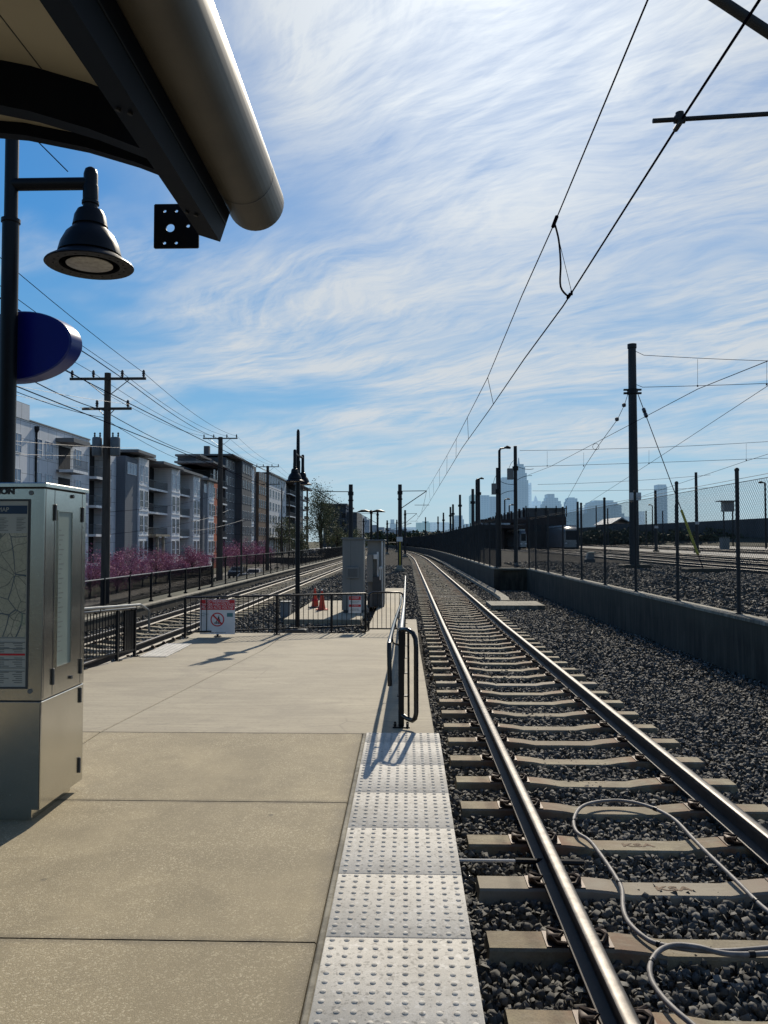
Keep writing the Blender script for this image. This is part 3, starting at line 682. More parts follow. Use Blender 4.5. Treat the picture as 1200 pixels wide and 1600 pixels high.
# signs on the front fence
def fence_sign(name, label, px0, px1, py0, py1, Yd, kind):
    a = A(px0, py0, Yd); b = A(px1, py1, Yd); x0, x1, z1, z0 = a[0], b[0], a[2], b[2]; W = x1-x0; H = z1-z0; y = Yd
    r = thing(name, label, 'sign', ((x0+x1)/2, y, z0))
    MB().cbox(x0, x1, y, y+.006, z0, z1, .002).build('panel', M['white'], r)
    R = (math.pi/2, 0, 0); cx = (x0+x1)/2
    if kind == 1:
        MB().box(x0+.008, x1-.008, y-.002, y, z1-.30*H, z1-.008).build('red_band', M['red'], r)
        for k, s in enumerate(('NO TRESPASSING', 'DANGER HIGH VOLTAGE', 'PELIGRO ALTO VOLTAJE')):
            text(s, .085*H*1.15, M['white'], 'lettering', r, (cx, y-.003, z1-(.062+.088*k)*H), R, squash=.86 if k else .9)
        m = MB(); rc = .2*H; c = (x0+.5*W, z0+.42*H)
        ring = lambda rr, yy: [(c[0]+rr*math.cos(t), yy, c[1]+rr*math.sin(t)) for t in np.linspace(0, 2*math.pi, 41)[:-1]]
        m.loft([ring(rc, y-.003), ring(rc*.83, y-.003)], False)
        dd = rc*.9*.7071; m.add([(c[0]-dd-.012, y-.0032, c[1]+dd-.012), (c[0]-dd+.012, y-.0032, c[1]+dd+.012), (c[0]+dd+.012, y-.0032, c[1]-dd+.012), (c[0]+dd-.012, y-.0032, c[1]-dd-.012)], [(0, 1, 2, 3)])
        m.build('prohibition_ring', M['red'], r)
        m = MB(); k = rc/.2
        def pol(pp): m.add([(c[0]+x*k, y-.0022, c[1]+z*k) for x, z in pp], [tuple(range(len(pp)))])
        pol([(.03, .11), (.045, .125), (.06, .11), (.045, .092)]); pol([(.02, .09), (.055, .085), (.06, .03), (.09, -.03), (.07, -.04), (.04, .0), (.0, -.03), (-.03, -.08), (-.055, -.07), (-.01, .0), (.01, .04)])
        pol([(-.10, -.09), (.10, -.09), (.085, -.075), (-.085, -.075)]); pol([(-.09, -.12), (.09, -.12), (.1, -.105), (-.1, -.105)]); pol([(-.05, -.13), (-.035, -.13), (-.015, -.05), (-.03, -.05)]); pol([(.05, -.13), (.035, -.13), (.015, -.05), (.03, -.05)])
        m.build('walking_figure', M['ink'], r)
        m = MB(); m.tube([(x0+.14*W, y-.002, z0+.52*H), (x0+.06*W, y-.002, z0+.535*H), (x0+.04*W, y-.002, z0+.57*H), (x0+.08*W, y-.002, z0+.6*H), (x0+.16*W, y-.002, z0+.6*H)], .004, 5); m.tube([(x0+.09*W, y-.002, z0+.55*H), (x0+.25*W, y-.002, z0+.58*H)], .003, 5); m.build('swoosh_logo', M['teal'], r)
        m = MB(); m.box(x0+.77*W, x0+.94*W, y-.002, y, z0+.5*H, z0+.61*H); m.build('block_logo', M['teal'], r)
        text('Offenders will be prosecuted', .034*H*1.2, M['ink'], 'small_print', r, (cx, y-.002, z0+.05*H), R)
    else:
        MB().box(x0+.01, x1-.01, y-.002, y, z1-.24*H, z1-.01).build('red_band', M['red'], r)
        MB().box(x0+.01, x1-.01, y-.002, y, z0+.36*H, z0+.50*H).build('red_band', M['red'], r)
        text('DANGER', .15*H, M['white'], 'lettering', r, (cx, y-.003, z1-.12*H), R, squash=.8)
        text('NO ENTRY', .1*H, M['white'], 'lettering', r, (cx, y-.003, z0+.43*H), R, squash=.9)
        text('HIGH VOLTAGE\nKEEP OUT', .075*H, M['inkg'], 'lettering', r, (cx, y-.003, z0+.63*H), R); text('AUTHORIZED\nPERSONNEL ONLY', .07*H, M['inkg'], 'lettering', r, (cx, y-.003, z0+.2*H), R)
    return r
fy = FA[1]+(FB[1]-FA[1])*.17
fence_sign('warning_sign', 'large square no trespassing sign with red header and crossed-out walking figure', 312.5, 367, 936.5, 991, fy-.06, 1)
fence_sign('warning_sign', 'small upright red and white danger notice on the fence beside the gate', 544.5, 564.5, 931, 958, FB[1]-.1, 2)

# ---------------------------------------------------------------- handrail by the track edge
hr = thing('guardrail', 'black tubular guardrail with looped end running down the track side of the ramp', 'handrail', (-.05, 6.95, .03))
b0 = GP(627, 1136); X0 = b0[0]; Y0 = b0[1]
def gz(Y): return .855+pz(Y)
m = MB(); ys = [Y0, Y0+.6, 8.5, 10, 12, 14, 14.8, 17, 20, 23, 26]
m.tube([(X0-.0, y, gz(y)) for y in ys], .024, 10); m.build('top_rail', M['galv'], hr, True)
m = MB(); lx = A(650, 1000, Y0-.12)[0]
lp = []
def arc(c, r, a0, a1, n=6): return [(c[0]+r*math.cos(t), c[1]+r*math.sin(t)) for t in np.linspace(a0, a1, n)]
# loop lies in a slightly turned upright plane from the post toward the track
def LPt(u, z): return (X0+(lx-X0)*u, Y0-.16*u, z)
ztop = gz(Y0)+.0; zb_ = .12
m.tube([LPt(0, ztop-.02), LPt(.1, ztop+.005), LPt(.45, ztop+.01), LPt(.8, ztop-.015), LPt(.96, ztop-.06), LPt(1, ztop-.13), LPt(1, zb_+.07), LPt(.93, zb_+.02), LPt(.75, zb_-.005), LPt(.4, zb_), LPt(0, zb_+.02)], .021, 10)
m.build('end_loop', M['railpaint'], hr, True)
m = MB(); m.tube([LPt(.48, ztop), LPt(.5, zb_)], .010, 8); m.build('loop_bar', M['railpaint'], hr, True)
m = MB(); 
for k, y in enumerate(list(np.arange(9.0, 26, 2.1))):
    mm = MB(); mm.bar((X0, y, pz(y)), (X0, y, gz(y)), .04, .04); mm.box(X0-.06, X0+.06, y-.06, y+.06, pz(y), pz(y)+.012); mm.build('post', M['black'], hr)
mm = MB(); mm.bar((X0, Y0, b0[2]), (X0, Y0, ztop), .05, .05); mm.box(X0-.075, X0+.075, Y0-.06, Y0+.06, b0[2], b0[2]+.014)
for sx in (-.055, .055):
    for sy in (-.04, .04): mm.lathe([(.012, .014), (.012, .034), (.006, .04)], (X0+sx, Y0+sy, b0[2]), 6)
mm.build('end_post', M['black'], hr)
m = MB()
for y in np.arange(Y0+.12, 16.4, .115): m.bar((X0, y, pz(y)+.1), (X0, y, gz(y)), .013, .013)
m.build('pickets', M['blackm'], hr)
m = MB(); m.tube([(X0, y, pz(y)+.1) for y in ys], .014, 6); m.build('bottom_rail', M['black'], hr, True)
h2 = thing('handrail', 'bright worn grab rail left of the guardrail, its near end turned down', 'handrail', (X0-.1, 6.5, .03))
e = A(608, 1003, 6.62); zz = e[2]
m = MB(); hx = e[0]
m.tube([(hx+.006, 6.62, zz-.36), (hx, 6.62, zz-.07), (hx, 6.64, zz-.02), (hx+.004, 6.72, zz), (hx+.01, 8.5, zz-.045), (hx+.02, 12, zz-.20), (hx+.03, 14.8, zz-.33), (hx+.03, 17, zz-.33)], .019, 10); m.build('rail_tube', M['railpaint'], h2, True)
m = MB()
for y in (7.3, 9.4, 11.5, 13.6): 
    zq = zz-.045*(y-6.8) if y > 6.8 else zz
    m.tube([(hx+.01, y, zq-.01), (hx+.02, y, zq-.07), (X0, y, zq-.1)], .009, 8)
m.build('bracket', M['black'], h2, True)

# ---------------------------------------------------------------- information kiosk
KX1 = -2.14; KX0 = -3.3
ka = G(62, 1265.6, .09); KY0, KY1 = ka[1], ka[1]+.62; KX1 = ka[0]; KX0 = KX1-1.15
ZT = A(62, 755, KY0)[2]; ZS = A(62, 1095, KY0)[2]
kq = thing('information_kiosk', 'brushed stainless steel information kiosk with map panel at the left of the platform', 'kiosk', ((KX0+KX1)/2, KY0, 0))
MB().cbox(KX0+.07, KX1-.06, KY0+.03, KY1-.05, -.01, .09, .004).build('plinth', M['steel'], kq)
MB().cbox(KX0, KX1, KY0, KY1, .09, ZS-.006, .004).build('lower_body', M['steel'], kq)
MB().box(KX0+.01, KX1-.01, KY0+.01, KY1-.01, ZS-.008, ZS+.002).build('seam', M['steeld'], kq)
MB().cbox(KX0, KX1, KY0, KY1, ZS+.002, ZT-.03, .004).build('upper_body', M['steel'], kq)
MB().cbox(KX0-.015, KX1+.015, KY0-.015, KY1+.015, ZT-.022, ZT+.004, .006).build('cap', M['steel'], kq)
MB().box(KX0+.005, KX1-.005, KY0+.005, KY1-.005, ZT-.031, ZT-.021).build('shadow_gap', M['steeld'], kq)
R = (math.pi/2, 0, 0); yf = KY0
pr = A(43, 900, KY0)[0]; pt = A(20, 783, KY0)[2]; pb = A(20, 1073, KY0)[2]; pl = KX0+(KX1-pr)
m = MB(); 
for (x0, x1, z0, z1) in ((pl-.012, pr+.012, pt, pt+.012), (pl-.012, pr+.012, pb-.012, pb), (pl-.012, pl, pb, pt), (pr, pr+.012, pb, pt)): m.box(x0, x1, yf-.006, yf+.001, z0, z1)
m.build('poster_frame', M['cabd'], kq)
ps = MB().box(pl, pr, yf-.003, yf+.001, pb, pt).build('poster', M['paper'], kq)
zh0, zh1 = A(20, 803, KY0)[2], A(20, 790, KY0)[2]
MB().box(pl+.006, pr-.006, yf-.0045, yf-.003, zh0, zh1).build('header_band', M['navy'], ps)
text('SYSTEM MAP', .036, M['paper'], 'lettering', ps, (A(20, 797, KY0)[0]-.02, yf-.006, (zh0+zh1)/2), R, 'RIGHT')
m = MB()
for k in range(7):
    x = pr-.07-k*.105
    m = MB()
    for j in range(9): m.box(x-.0, x+.055-.012*((j*7+k) % 3), yf-.0042, yf-.003, A(0, 809+2.4*j, KY0)[2]-.0035, A(0, 809+2.4*j, KY0)[2])
    m.build('text_column', M['inkg'], ps)
MB().box(pl+.006, pr-.006, yf-.0045, yf-.003, A(0, 995, KY0)[2], A(0, 833, KY0)[2]).build('map', M['map'], ps)
m = MB()
for y_ in (996, 1003, 1013, 1030, 1043, 1048): m.box(pl+.006, pr-.006, yf-.005, yf-.003, A(0, y_+1, KY0)[2], A(0, y_, KY0)[2])
for k in range(8):
    for j in range(20):
        if j in (6, 12, 13): continue
        x = pr-.05-k*.1+.01*(j % 3); z = A(0, 1005+3.2*j, KY0)[2]; m.box(x-.03, x+.028-.01*((j+k) % 3), yf-.0046, yf-.003, z-.004, z)
m.build('timetable_lines', M['inkg'], ps)
MB().box(pl+.006, pr-.006, yf-.0052, yf-.003, A(0, 1024, KY0)[2], A(0, 1021, KY0)[2]).build('red_rule', M['red'], ps)
text('INFORMATION', .048, M['ink'], 'lettering', kq, (A(23, 768, KY0)[0], yf-.003, A(12, 768, KY0)[2]), R, 'RIGHT', .002, 1.12, .0025)
for (px, py) in ((49, 770), (47, 1080)):
    p = A(px, py, KY0); m = MB(); m.tube([(p[0], yf-.006, p[2]), (p[0], yf+.002, p[2])], .014, 14); m.build('lock', M['galv'], kq, True)
# side door with window
xs = KX1
def sy(px): # px on side face -> Y
    d = ray(px, 900); return d[1]*xs/d[0]
d0, d1 = sy(84), sy(127); m = MB()
for y in (sy(70), d0, d1): m.box(xs-.002, xs+.0008, y-.0025, y+.0025, ZS+.01, ZT-.03)
for y in (sy(66),): m.box(xs-.002, xs+.0008, y-.002, y+.002, .1, ZS-.01)
m.build('door_gap', M['steeld'], kq)
wy0, wy1 = sy(89), sy(110.5); wz1 = A(89, 799, wy0)[2]; wz0 = A(89, 1042, wy0)[2]
wn = MB().box(xs-.002, xs+.0012, wy0, wy1, wz0, wz1).build('side_window', M['ltgreen'], kq)
m = MB()
for (a, b, c, d) in ((wy0-.008, wy1+.008, wz1, wz1+.008), (wy0-.008, wy1+.008, wz0-.008, wz0), (wy0-.008, wy0, wz0, wz1), (wy1, wy1+.008, wz0, wz1)): m.box(xs-.001, xs+.007, a, b, c, d)
m.build('frame', M['steel'], wn)
m = MB()
for j in range(26): z = wz1-.12-j*.03; m.box(xs+.001, xs+.0018, wy0+.02, wy0+.05+.02*((j*5) % 3), z, z+.006)
m.build('notice_lines', M['inkg'], wn)
for y, z in ((d0, ZT-.17), (d0, ZS+.12), (d1+.0, ZT-.17), (d1, ZS+.12), (d1, ZS-.07), (d1, .2)):
    MB().cbox(xs-.001, xs+.012, y-.009, y+.009, z-.05, z+.05, .003).build('hinge', M['cabd'], kq)
for px, py in ((111, 776), (112, 1058)):
    y = sy(px); z = A(px, py, y)[2]; m = MB(); m.tube([(xs, y, z), (xs+.012, y, z)], .012, 12); m.build('lock', M['cabd'], kq, True)

# ---------------------------------------------------------------- canopy
cn = thing('platform_canopy', 'curved station canopy overhead with cream deck, navy ribs and a big round gutter tube', 'canopy', (-2.5, 3.0, 0))
TY = 4.17; tx, _, tz = A(400, 318, TY); TR = .15
m = MB()
m.tube([(tx, -3, tz), (tx, TY-.004, tz), (tx, TY, tz)], [TR, TR, TR-.003], 40); m.build('gutter_tube', M['bronze'], cn, True)
m = MB(); m.tube([(tx, TY-.35, tz), (tx, TY-.342, tz)], TR+.002, 40, False); m.build('tube_seam', M['cabd'], cn)
b1 = A(344, 378, 4.02); b2 = A(359, 350, 4.02); b3 = A(306, 366, 4.02)
v1 = Vector((b1[0], 0, b1[2])); v2 = Vector((b2[0], 0, b2[2])); v3 = Vector((b3[0], 0, b3[2]))
dn = (v3-v1); dn.normalize(); up = Vector((-dn.z, 0, dn.x));
if up.z < 0: up = -up
P = [v1, v1+dn*.115, v1+dn*.115+up*.16, v1+up*.16]
m = MB(); m.loft([[(p.x, y, p.z) for p in P] for y in (-3, 4.02)]); 
bm_ = m.build('edge_beam', M['navysteel'], cn)
m = MB(); q0 = v1+up*.09-dn*.004; m.loft([[(p.x, y, p.z) for p in (q0, q0+dn*.004, q0+dn*.004+up*.006, q0+up*.006)] for y in (-3, 4.01)]); m.build('beam_seam', M['black'], bm_)
m = MB(); P2 = [v1+dn*.0+up*.165, v1+dn*.1+up*.165, Vector((tx-.05, 0, tz+.1)), Vector((tx-.02, 0, tz-.03))]
m.loft([[(p.x, y, p.z) for p in P2] for y in (-3, 3.95)]); m.build('gutter_bracket', M['navysteel'], cn)
# deck arc
ax = [-1.06, -1.3, -1.55, -1.85, -2.2, -2.6, -3.1, -3.7, -4.4]
def dz_(x): # rib underside curve from pixels at Y 3.75
    return 3.668-.50*(max(0, x+2.3)/1.24)**2*.55-.04*(min(0, x+2.3))**2*.4
m = MB(); m.loft([[(x, y, dz_(x)+.06) for x in ax]+[(x, y, dz_(x)+.12) for x in reversed(ax)] for y in (-3, 3.74)]); m.build('roof_deck', M['beige'], cn, True)
m = MB()
for x in (-1.5, -2.0, -2.5, -3.0): m.tube([(x, y, dz_(x)+.058) for y in (-3, 0, 3.6)], .004, 4)
m.build('deck_seams', M['cabd'], cn)
m = MB(); m.loft([[(x, y, z) for y, z in ((3.74, dz_(x)+.00), (3.80, dz_(x)+.00), (3.80, dz_(x)+.15), (3.74, dz_(x)+.15))] for x in ax]); m.build('fascia', M['navysteel'], cn, True)
for yr in (3.18, 1.2, -.8):
    m = MB(); m.loft([[(x, y, z) for y, z in ((yr, dz_(x)-.13), (yr+.09, dz_(x)-.13), (yr+.09, dz_(x)+.06), (yr, dz_(x)+.06))] for x in ax]); m.build('rib', M['navysteel'], cn, True)
m = MB(); m.tube([(-3.75, 1.0, 0), (-3.75, 1.0, 3.6)], .09, 16); m.build('column', M['navysteel'], cn, True)
m = MB(); m.tube([(-3.75, 1.2, 2.6), (-2.9, 1.2, 3.3), (-2.3, 1.22, 3.47)], .05, 12); m.tube([(-3.75, 1.0, 2.6), (-3.75, 1.2, 2.6)], .05, 12); m.build('brace', M['navysteel'], cn, True)
for y in (-.5, .6, 1.7, 2.8, 3.7):
    for k in (.35, .75):
        p = v1+dn*.115*k-up*.002; m = MB(); m.tube([(p.x, y, p.z), (p.x-up.x*.008, y, p.z-up.z*.008)], .011, 6); m.build('bolt', M['galvd'], bm_)
# perforated plate
pY = 4.14; p0 = A(240, 388, pY); p1 = A(311, 318, pY); W = p1[0]-p0[0]; H = p1[2]-p0[2]
def plate():
    m = MB(); hs = [(.365, .46, .095)]+[(.24, .12, .035), (.5, .12, .035), (.24, .84, .035), (.5, .84, .035), (.76, .5, .04)]
    N = 60; xs_ = np.linspace(0, 1, N+1); 
    keep = np.ones((N, N), bool)
    for i in range(N):
        for j in range(N):
            u = (i+.5)/N; v = (j+.5)/N
            for (a, b, r) in hs:
                if (u-a)**2+(v-b)**2 < r*r: keep[i, j] = False
            if min(u, 1-u)+min(v, 1-v) < .03: keep[i, j] = False
    vid = {}
    def V(i, j, s):
        if (i, j, s) not in vid:
            u, v = i/N, j/N
            for (a, b, r) in hs:      # snap rim vertices onto the circle
                dd = math.hypot(u-a, v-b)
                if abs(dd-r) < .8/N and dd > 0: u = a+(u-a)*r/dd; v = b+(v-b)*r/dd
            vid[(i, j, s)] = len(m.v); m.v.append((p0[0]+u*W, pY+s*.01, p0[2]+v*H))
        return vid[(i, j, s)]
    for i in range(N):
        for j in range(N):
            if not keep[i, j]: continue
            for s in (0, 1): m.f.append((V(i, j, s), V(i+1, j, s), V(i+1, j+1, s), V(i, j+1, s)))
            for (di, dj, e1_, e2_) in ((-1, 0, (i, j), (i, j+1)), (1, 0, (i+1, j), (i+1, j+1)), (0, -1, (i, j), (i+1, j)), (0, 1, (i, j+1), (i+1, j+1))):
                a, b = i+di, j+dj
                if a < 0 or b < 0 or a >= N or b >= N or not keep[a, b]: m.f.append((V(*e1_, 0), V(*e2_, 0), V(*e2_, 1), V(*e1_, 1)))
    m.m = [0]*len(m.f); return m
pp = plate().build('perforated_plate', M['black'], cn)

# ---------------------------------------------------------------- lamps
def lamp_head(r, c, s, tilt=0):
    m = MB(); prof = [(.012, .53), (.045, .525), (.052, .50), (.052, .40), (.058, .395), (.058, .375), (.05, .37), (.052, .345), (.085, .33), (.105, .29), (.115, .23), (.118, .22), (.11, .215), (.115, .205), (.16, .16), (.195, .09), (.21, .03), (.212, .02), (.2, .015), (.29, -.045), (.296, -.055), (.29, -.06), (.2, -.052), (.195, -.03)]
    m.lathe([(a*s, (b)*s) for a, b in prof], c, 40, False); sh = m.build('lamp_shade', M['black'], r, True)
    m = MB(); m.lathe([(.155*s, -.05*s), (.155*s, -.045*s), (.0005, -.045*s)], c, 32, False); m.lathe([(.155*s, -.05*s), (.09*s, -.056*s), (.001, -.058*s)], c, 32, False); m.build('lens', M['lens'], sh)
    m = MB(); 
    for k in range(20): a = k*math.pi/10; m.lathe([(.007*s, -.052*s), (.007*s, -.058*s)], (c[0]+.235*s*math.cos(a), c[1]+.235*s*math.sin(a), c[2]), 6)
    m.build('rivets', M['blackm'], sh)
def post_lamp(label, px, Yp, base_z, top_z, shades, signy=None):
    x = px; r = thing('platform_lamp', label, 'lamp', (x, Yp, base_z), 'platform lamps')
    m = MB(); m.lathe([(.13, 0), (.13, .05), (.09, .12), (.075, .2)], (x, Yp, base_z), 20); m.build('base', M['black'], r, True)
    return r
# near lamp (left edge)
NY = 5.62; nx = A(12.5, 600, NY)[0]
nl = post_lamp('black platform lamp nearest the camera, behind the kiosk, with a blue oval sign', nx, NY, .03, 3.9, None)
zc = A(12, 345, NY)[2]
m = MB(); m.tube([(nx, NY, .2), (nx, NY, zc)], .058, 20); m.tube([(nx, NY, zc), (nx, NY, A(12, 60, NY)[2])], .047, 20); m.lathe([(.058, 0), (.066, .005), (.066, .03), (.05, .035)], (nx, NY, zc-.02), 20); m.build('pole', M['black'], nl, True)
lc = A(140, 415, NY); arz = A(60, 288, NY)[2]
m = MB(); m.tube([(nx, NY, arz), (lc[0], NY, arz)], .045, 14); m.build('arm', M['black'], nl, True)
m = MB(); hz = A(140, 262, NY)[2]; m.lathe([(.02, .0), (.04, -.015), (.05, -.05), (.05, -.3)], (lc[0], NY, hz), 20); m.build('arm_cap', M['black'], nl, True)
S = (A(206, 420, NY)[0]-A(74, 420, NY)[0])/2/.296
lamp_head(nl, (lc[0], NY, lc[2]+.045*S+.01), S)
os_ = thing('oval_sign', 'blank dark blue oval sign fixed to the near lamp pole', 'sign', (nx, NY, A(12, 590, NY)[2]))
sz = (A(12, 482, NY)[2]-A(12, 592, NY)[2])/2; scz = A(12, 536, NY)[2]; sw = .50; th = math.radians(-14)
def elp(k, t): 
    res = []
    for a in np.linspace(0, 2*math.pi, 65)[:-1]:
        X_, Z_ = sw*k*math.cos(a), sz*k*math.sin(a); res.append((nx+X_*math.cos(th)-t*math.sin(th), NY+.15+X_*math.sin(th)+t*math.cos(th), scz+Z_))
    return res
m = MB(); m.loft([elp(.97, -.07), elp(1, -.06), elp(1, .06), elp(.97, .07)], False); m.build('rim', M['bluer'], os_, True)
m = MB(); e_ = elp(.97, -.0695); m.add(e_, [tuple(range(64))]); e_ = elp(.97, .0695); m.add(e_, [tuple(range(64))]); m.build('face', M['blue'], os_)
# far lamp with twin heads seen end on
FY = 17.9; fx = A(465, 900, FY)[0]
flz = A(465, 983, FY)[2]; ftz = A(464, 671, FY)[2]
fl = post_lamp('black twin-headed platform lamp standing behind the picket fence', fx, FY, -.45, 4.2, None)
m = MB(); m.tube([(fx, FY, -.3), (fx, FY, A(465, 720, FY)[2])], .052, 16); m.tube([(fx, FY, A(465, 720, FY)[2]), (fx-.0, FY, ftz-.05), (fx, FY, ftz)], [.042, .036, .02], 16); m.build('pole', M['black'], fl, True)
for (px, py, Yq) in ((460.5, 751, FY-.62), (473, 756, FY+.62)):
    c = A(px, py, Yq); arz = c[2]+.62
    m = MB(); m.tube([(fx, FY, arz-.02), (c[0], c[1], arz-.02)], .026, 10); m.build('arm', M['black'], fl, True)
    m = MB(); m.lathe([(.02, .68), (.035, .66), (.035, .38)], c, 14); m.build('arm_cap', M['black'], fl, True)
    lamp_head(fl, (c[0], c[1], c[2]+.02), .72)
MB().cbox(fx-.22, fx+.22, FY-.22, FY+.22, -.56, flz+.02, .02).build('footing', M['cabd'], fl)

# ---------------------------------------------------------------- overhead line over the right track
def sag(p, q, s, n=14): return [(p[0]+(q[0]-p[0])*t, p[1]+(q[1]-p[1])*t, p[2]+(q[2]-p[2])*t-4*s*t*(1-t)) for t in np.linspace(0, 1, n)]
oh = thing('overhead_line', 'overhead contact and messenger wires hanging above the right track', 'overhead wire', (1.7, 5, 4.4))
C0 = A(1063, 190, 5.35); C2 = A(669, 788, 60); Cm1 = (C0[0]+(C0[0]-1.66)*.3, -20, C0[2]+.02)
# contact wire through pixel samples at consistent height
cps = [(C0[0]+.02, -14, C0[2]+.03), C0]
for px, py in ((962, 349), (880, 478), (819, 561), (765, 640), (722, 700), (696, 742)):
    t = (C0[2]-CZ)/ray(px, py)[2]; d = ray(px, py); cps.append((d[0]*t, d[1]*t, C0[2]))
for i_, p_ in enumerate(cps[2:]): pass
cps = [p_ for p_ in cps if p_[1] < 45]+[C2]
m = MB()
def spread(cps): 
    return [(p[0], p[1], p[2]) for p in cps]
zc_ = lambda y: C0[2]+(C2[2]-C0[2])*max(0, min(1, (y-5.35)/(60-5.35)))
cps2 = [cps[0], C0]
for px, py in ((962, 349), (880, 478), (819, 561), (765, 640), (722, 700)):
    z = C0[2]
    for it in range(30): q = G(px, py, z); z = zc_(q[1])
    cps2.append((q[0], q[1], z))
cps2.append(C2)
m.tube(cps2, .0085, 8); m.build('contact_wire', M['wire'], oh)
mps = []
for px, py, Y in ((1012, 0, 5.6), (868, 345, 9.0), (815, 463, 11.7), (762, 590, 16.4), (716, 680, 26), (690, 727, 38), (666.5, 767, 60)):
    mps.append(A(px, py, Y))
m0 = A(1012, 0, 5.6); m.__init__(); m.tube([(m0[0]+.12, -14, m0[2]+.9), (m0[0]+.02, 4.2, m0[2]+.12)]+mps, .0075, 8); m.build('messenger_wire', M['wire'], oh)
def interp(pts, y):
    for a, b in zip(pts[:-1], pts[1:]):
        if a[1] <= y <= b[1]:
            t = (y-a[1])/(b[1]-a[1]); return tuple(a[i]+(b[i]-a[i])*t for i in range(3))
    return pts[-1]
for y in (9.05, 16.4, 22, 27, 33, 40, 48, 55):
    m = MB(); m.tube([interp(mps, y), interp(cps2, y)], .0035 if y < 12 else .006, 5)
    if y < 12:
        for q in (interp(mps, y), interp(cps2, y)): m.lathe([(.012, -.03), (.014, .02)], q, 8)
    m.build('dropper', M['wire'], oh)
ja = A(866, 347, 8.95); jb = A(872, 484, 9.0); jm = A(875.5, 410, 9.05)
jb = interp(cps2, 9.12+.1); m = MB(); 
jn = []; cpt = [ja, ja, A(873, 375, 8.98), A(876, 412, 9.0), A(876, 448, 9.05), jb, jb]
for i in range(1, 5):
    for t in np.linspace(0, 1, 6)[:-1]: jn.append(tuple(.5*(2*cpt[i][k]+(cpt[i+1][k]-cpt[i-1][k])*t+(2*cpt[i-1][k]-5*cpt[i][k]+4*cpt[i+1][k]-cpt[i+2][k])*t*t+(3*cpt[i][k]-cpt[i-1][k]-3*cpt[i+1][k]+cpt[i+2][k])*t**3) for k in range(3)))
jpts = jn+[jb]; m.tube(jpts, .011, 8)
m.tube([(ja[0]+.01, ja[1]-.1, ja[2]+.02), (ja[0], ja[1]+.08, ja[2]-.02)], .022, 8); m.tube([(jb[0], jb[1]-.08, jb[2]+.01), (jb[0], jb[1]+.05, jb[2]+.01)], .02, 8); m.build('jumper_cable', M['wire'], oh)
# next spans
def span2(a, b, c, d):
    m = MB(); m.tube([a, b], .012, 6); m.build('contact_wire', M['wire'], oh); m = MB(); s_ = sag(c, d, 1.0); m.tube(s_, .012, 6); m.build('messenger_wire', M['wire'], oh)
    for t in (.2, .35, .5, .65, .8):
        p = s_[int(t*13)]; tt = (p[1]-a[1])/(b[1]-a[1]); q = tuple(a[i]+(b[i]-a[i])*tt for i in range(3)); mm = MB(); mm.tube([p, q], .006, 4); mm.build('dropper', M['wire'], oh)
M1 = mps[-1]; C3 = (TC+off(112)-.15, 112, 4.45); M3 = (TC+off(112), 112, 5.55)
span2(C2, C3, M1, M3)
# near registration arm and cantilever, pole off to the right
cp = thing('overhead_line_pole', 'near cantilever pole with drop tube and steady arm at the top right of the frame', 'overhead line pole', (4.3, 5.35, .4))
a0 = A(1020, 189, 5.35); a1 = A(1200, 178, 5.35); sl_ = (a1[2]-a0[2])/(a1[0]-a0[0])
m = MB(); m.tube([a0, (a0[0]+.02, 5.35, a0[2]+.001), (4.3, 5.35, a0[2]+sl_*(4.3-a0[0]))], .0155, 12); m.build('steady_arm', M['galvd'], cp, True)
m = MB(); cc = A(1062, 184, 5.35); m.tube([(cc[0], 5.35, cc[2]+.035), (cc[0], 5.35, cc[2]-.03)], .028, 12); m.tube([(cc[0]-.035, 5.35, cc[2]-.012), (cc[0]+.035, 5.35, cc[2]-.012)], .026, 12); m.tube([(cc[0]-.01, 5.35, cc[2]-.03), (C0[0], 5.35, C0[2]+.005)], .013, 8)
m.tube([(cc[0]-.005, 5.3, cc[2]-.045), (cc[0]-.005, 5.42, cc[2]-.045)], .018, 8); m.build('clamp', M['galvd'], cp, True)
d0_ = A(1112, -8, 5.35); d1_ = A(1200, 50, 5.35); k_ = (d1_[2]-d0_[2])/(d1_[0]-d0_[0])
m = MB(); m.tube([(d0_[0]-.25, 5.35, d0_[2]-.25*k_), d0_, (4.25, 5.35, d0_[2]+k_*(4.25-d0_[0]))], .036, 16); m.build('cantilever_tube', M['galvd'], cp, True)
m = MB(); m.tube([(4.3, 5.35, -.5), (4.3, 5.35, 6.6)], .14, 16); m.lathe([(.3, 0), (.3, .25), (.15, .26)], (4.3, 5.35, -.5), 16); m.build('pole', M['galvd'], cp, True)
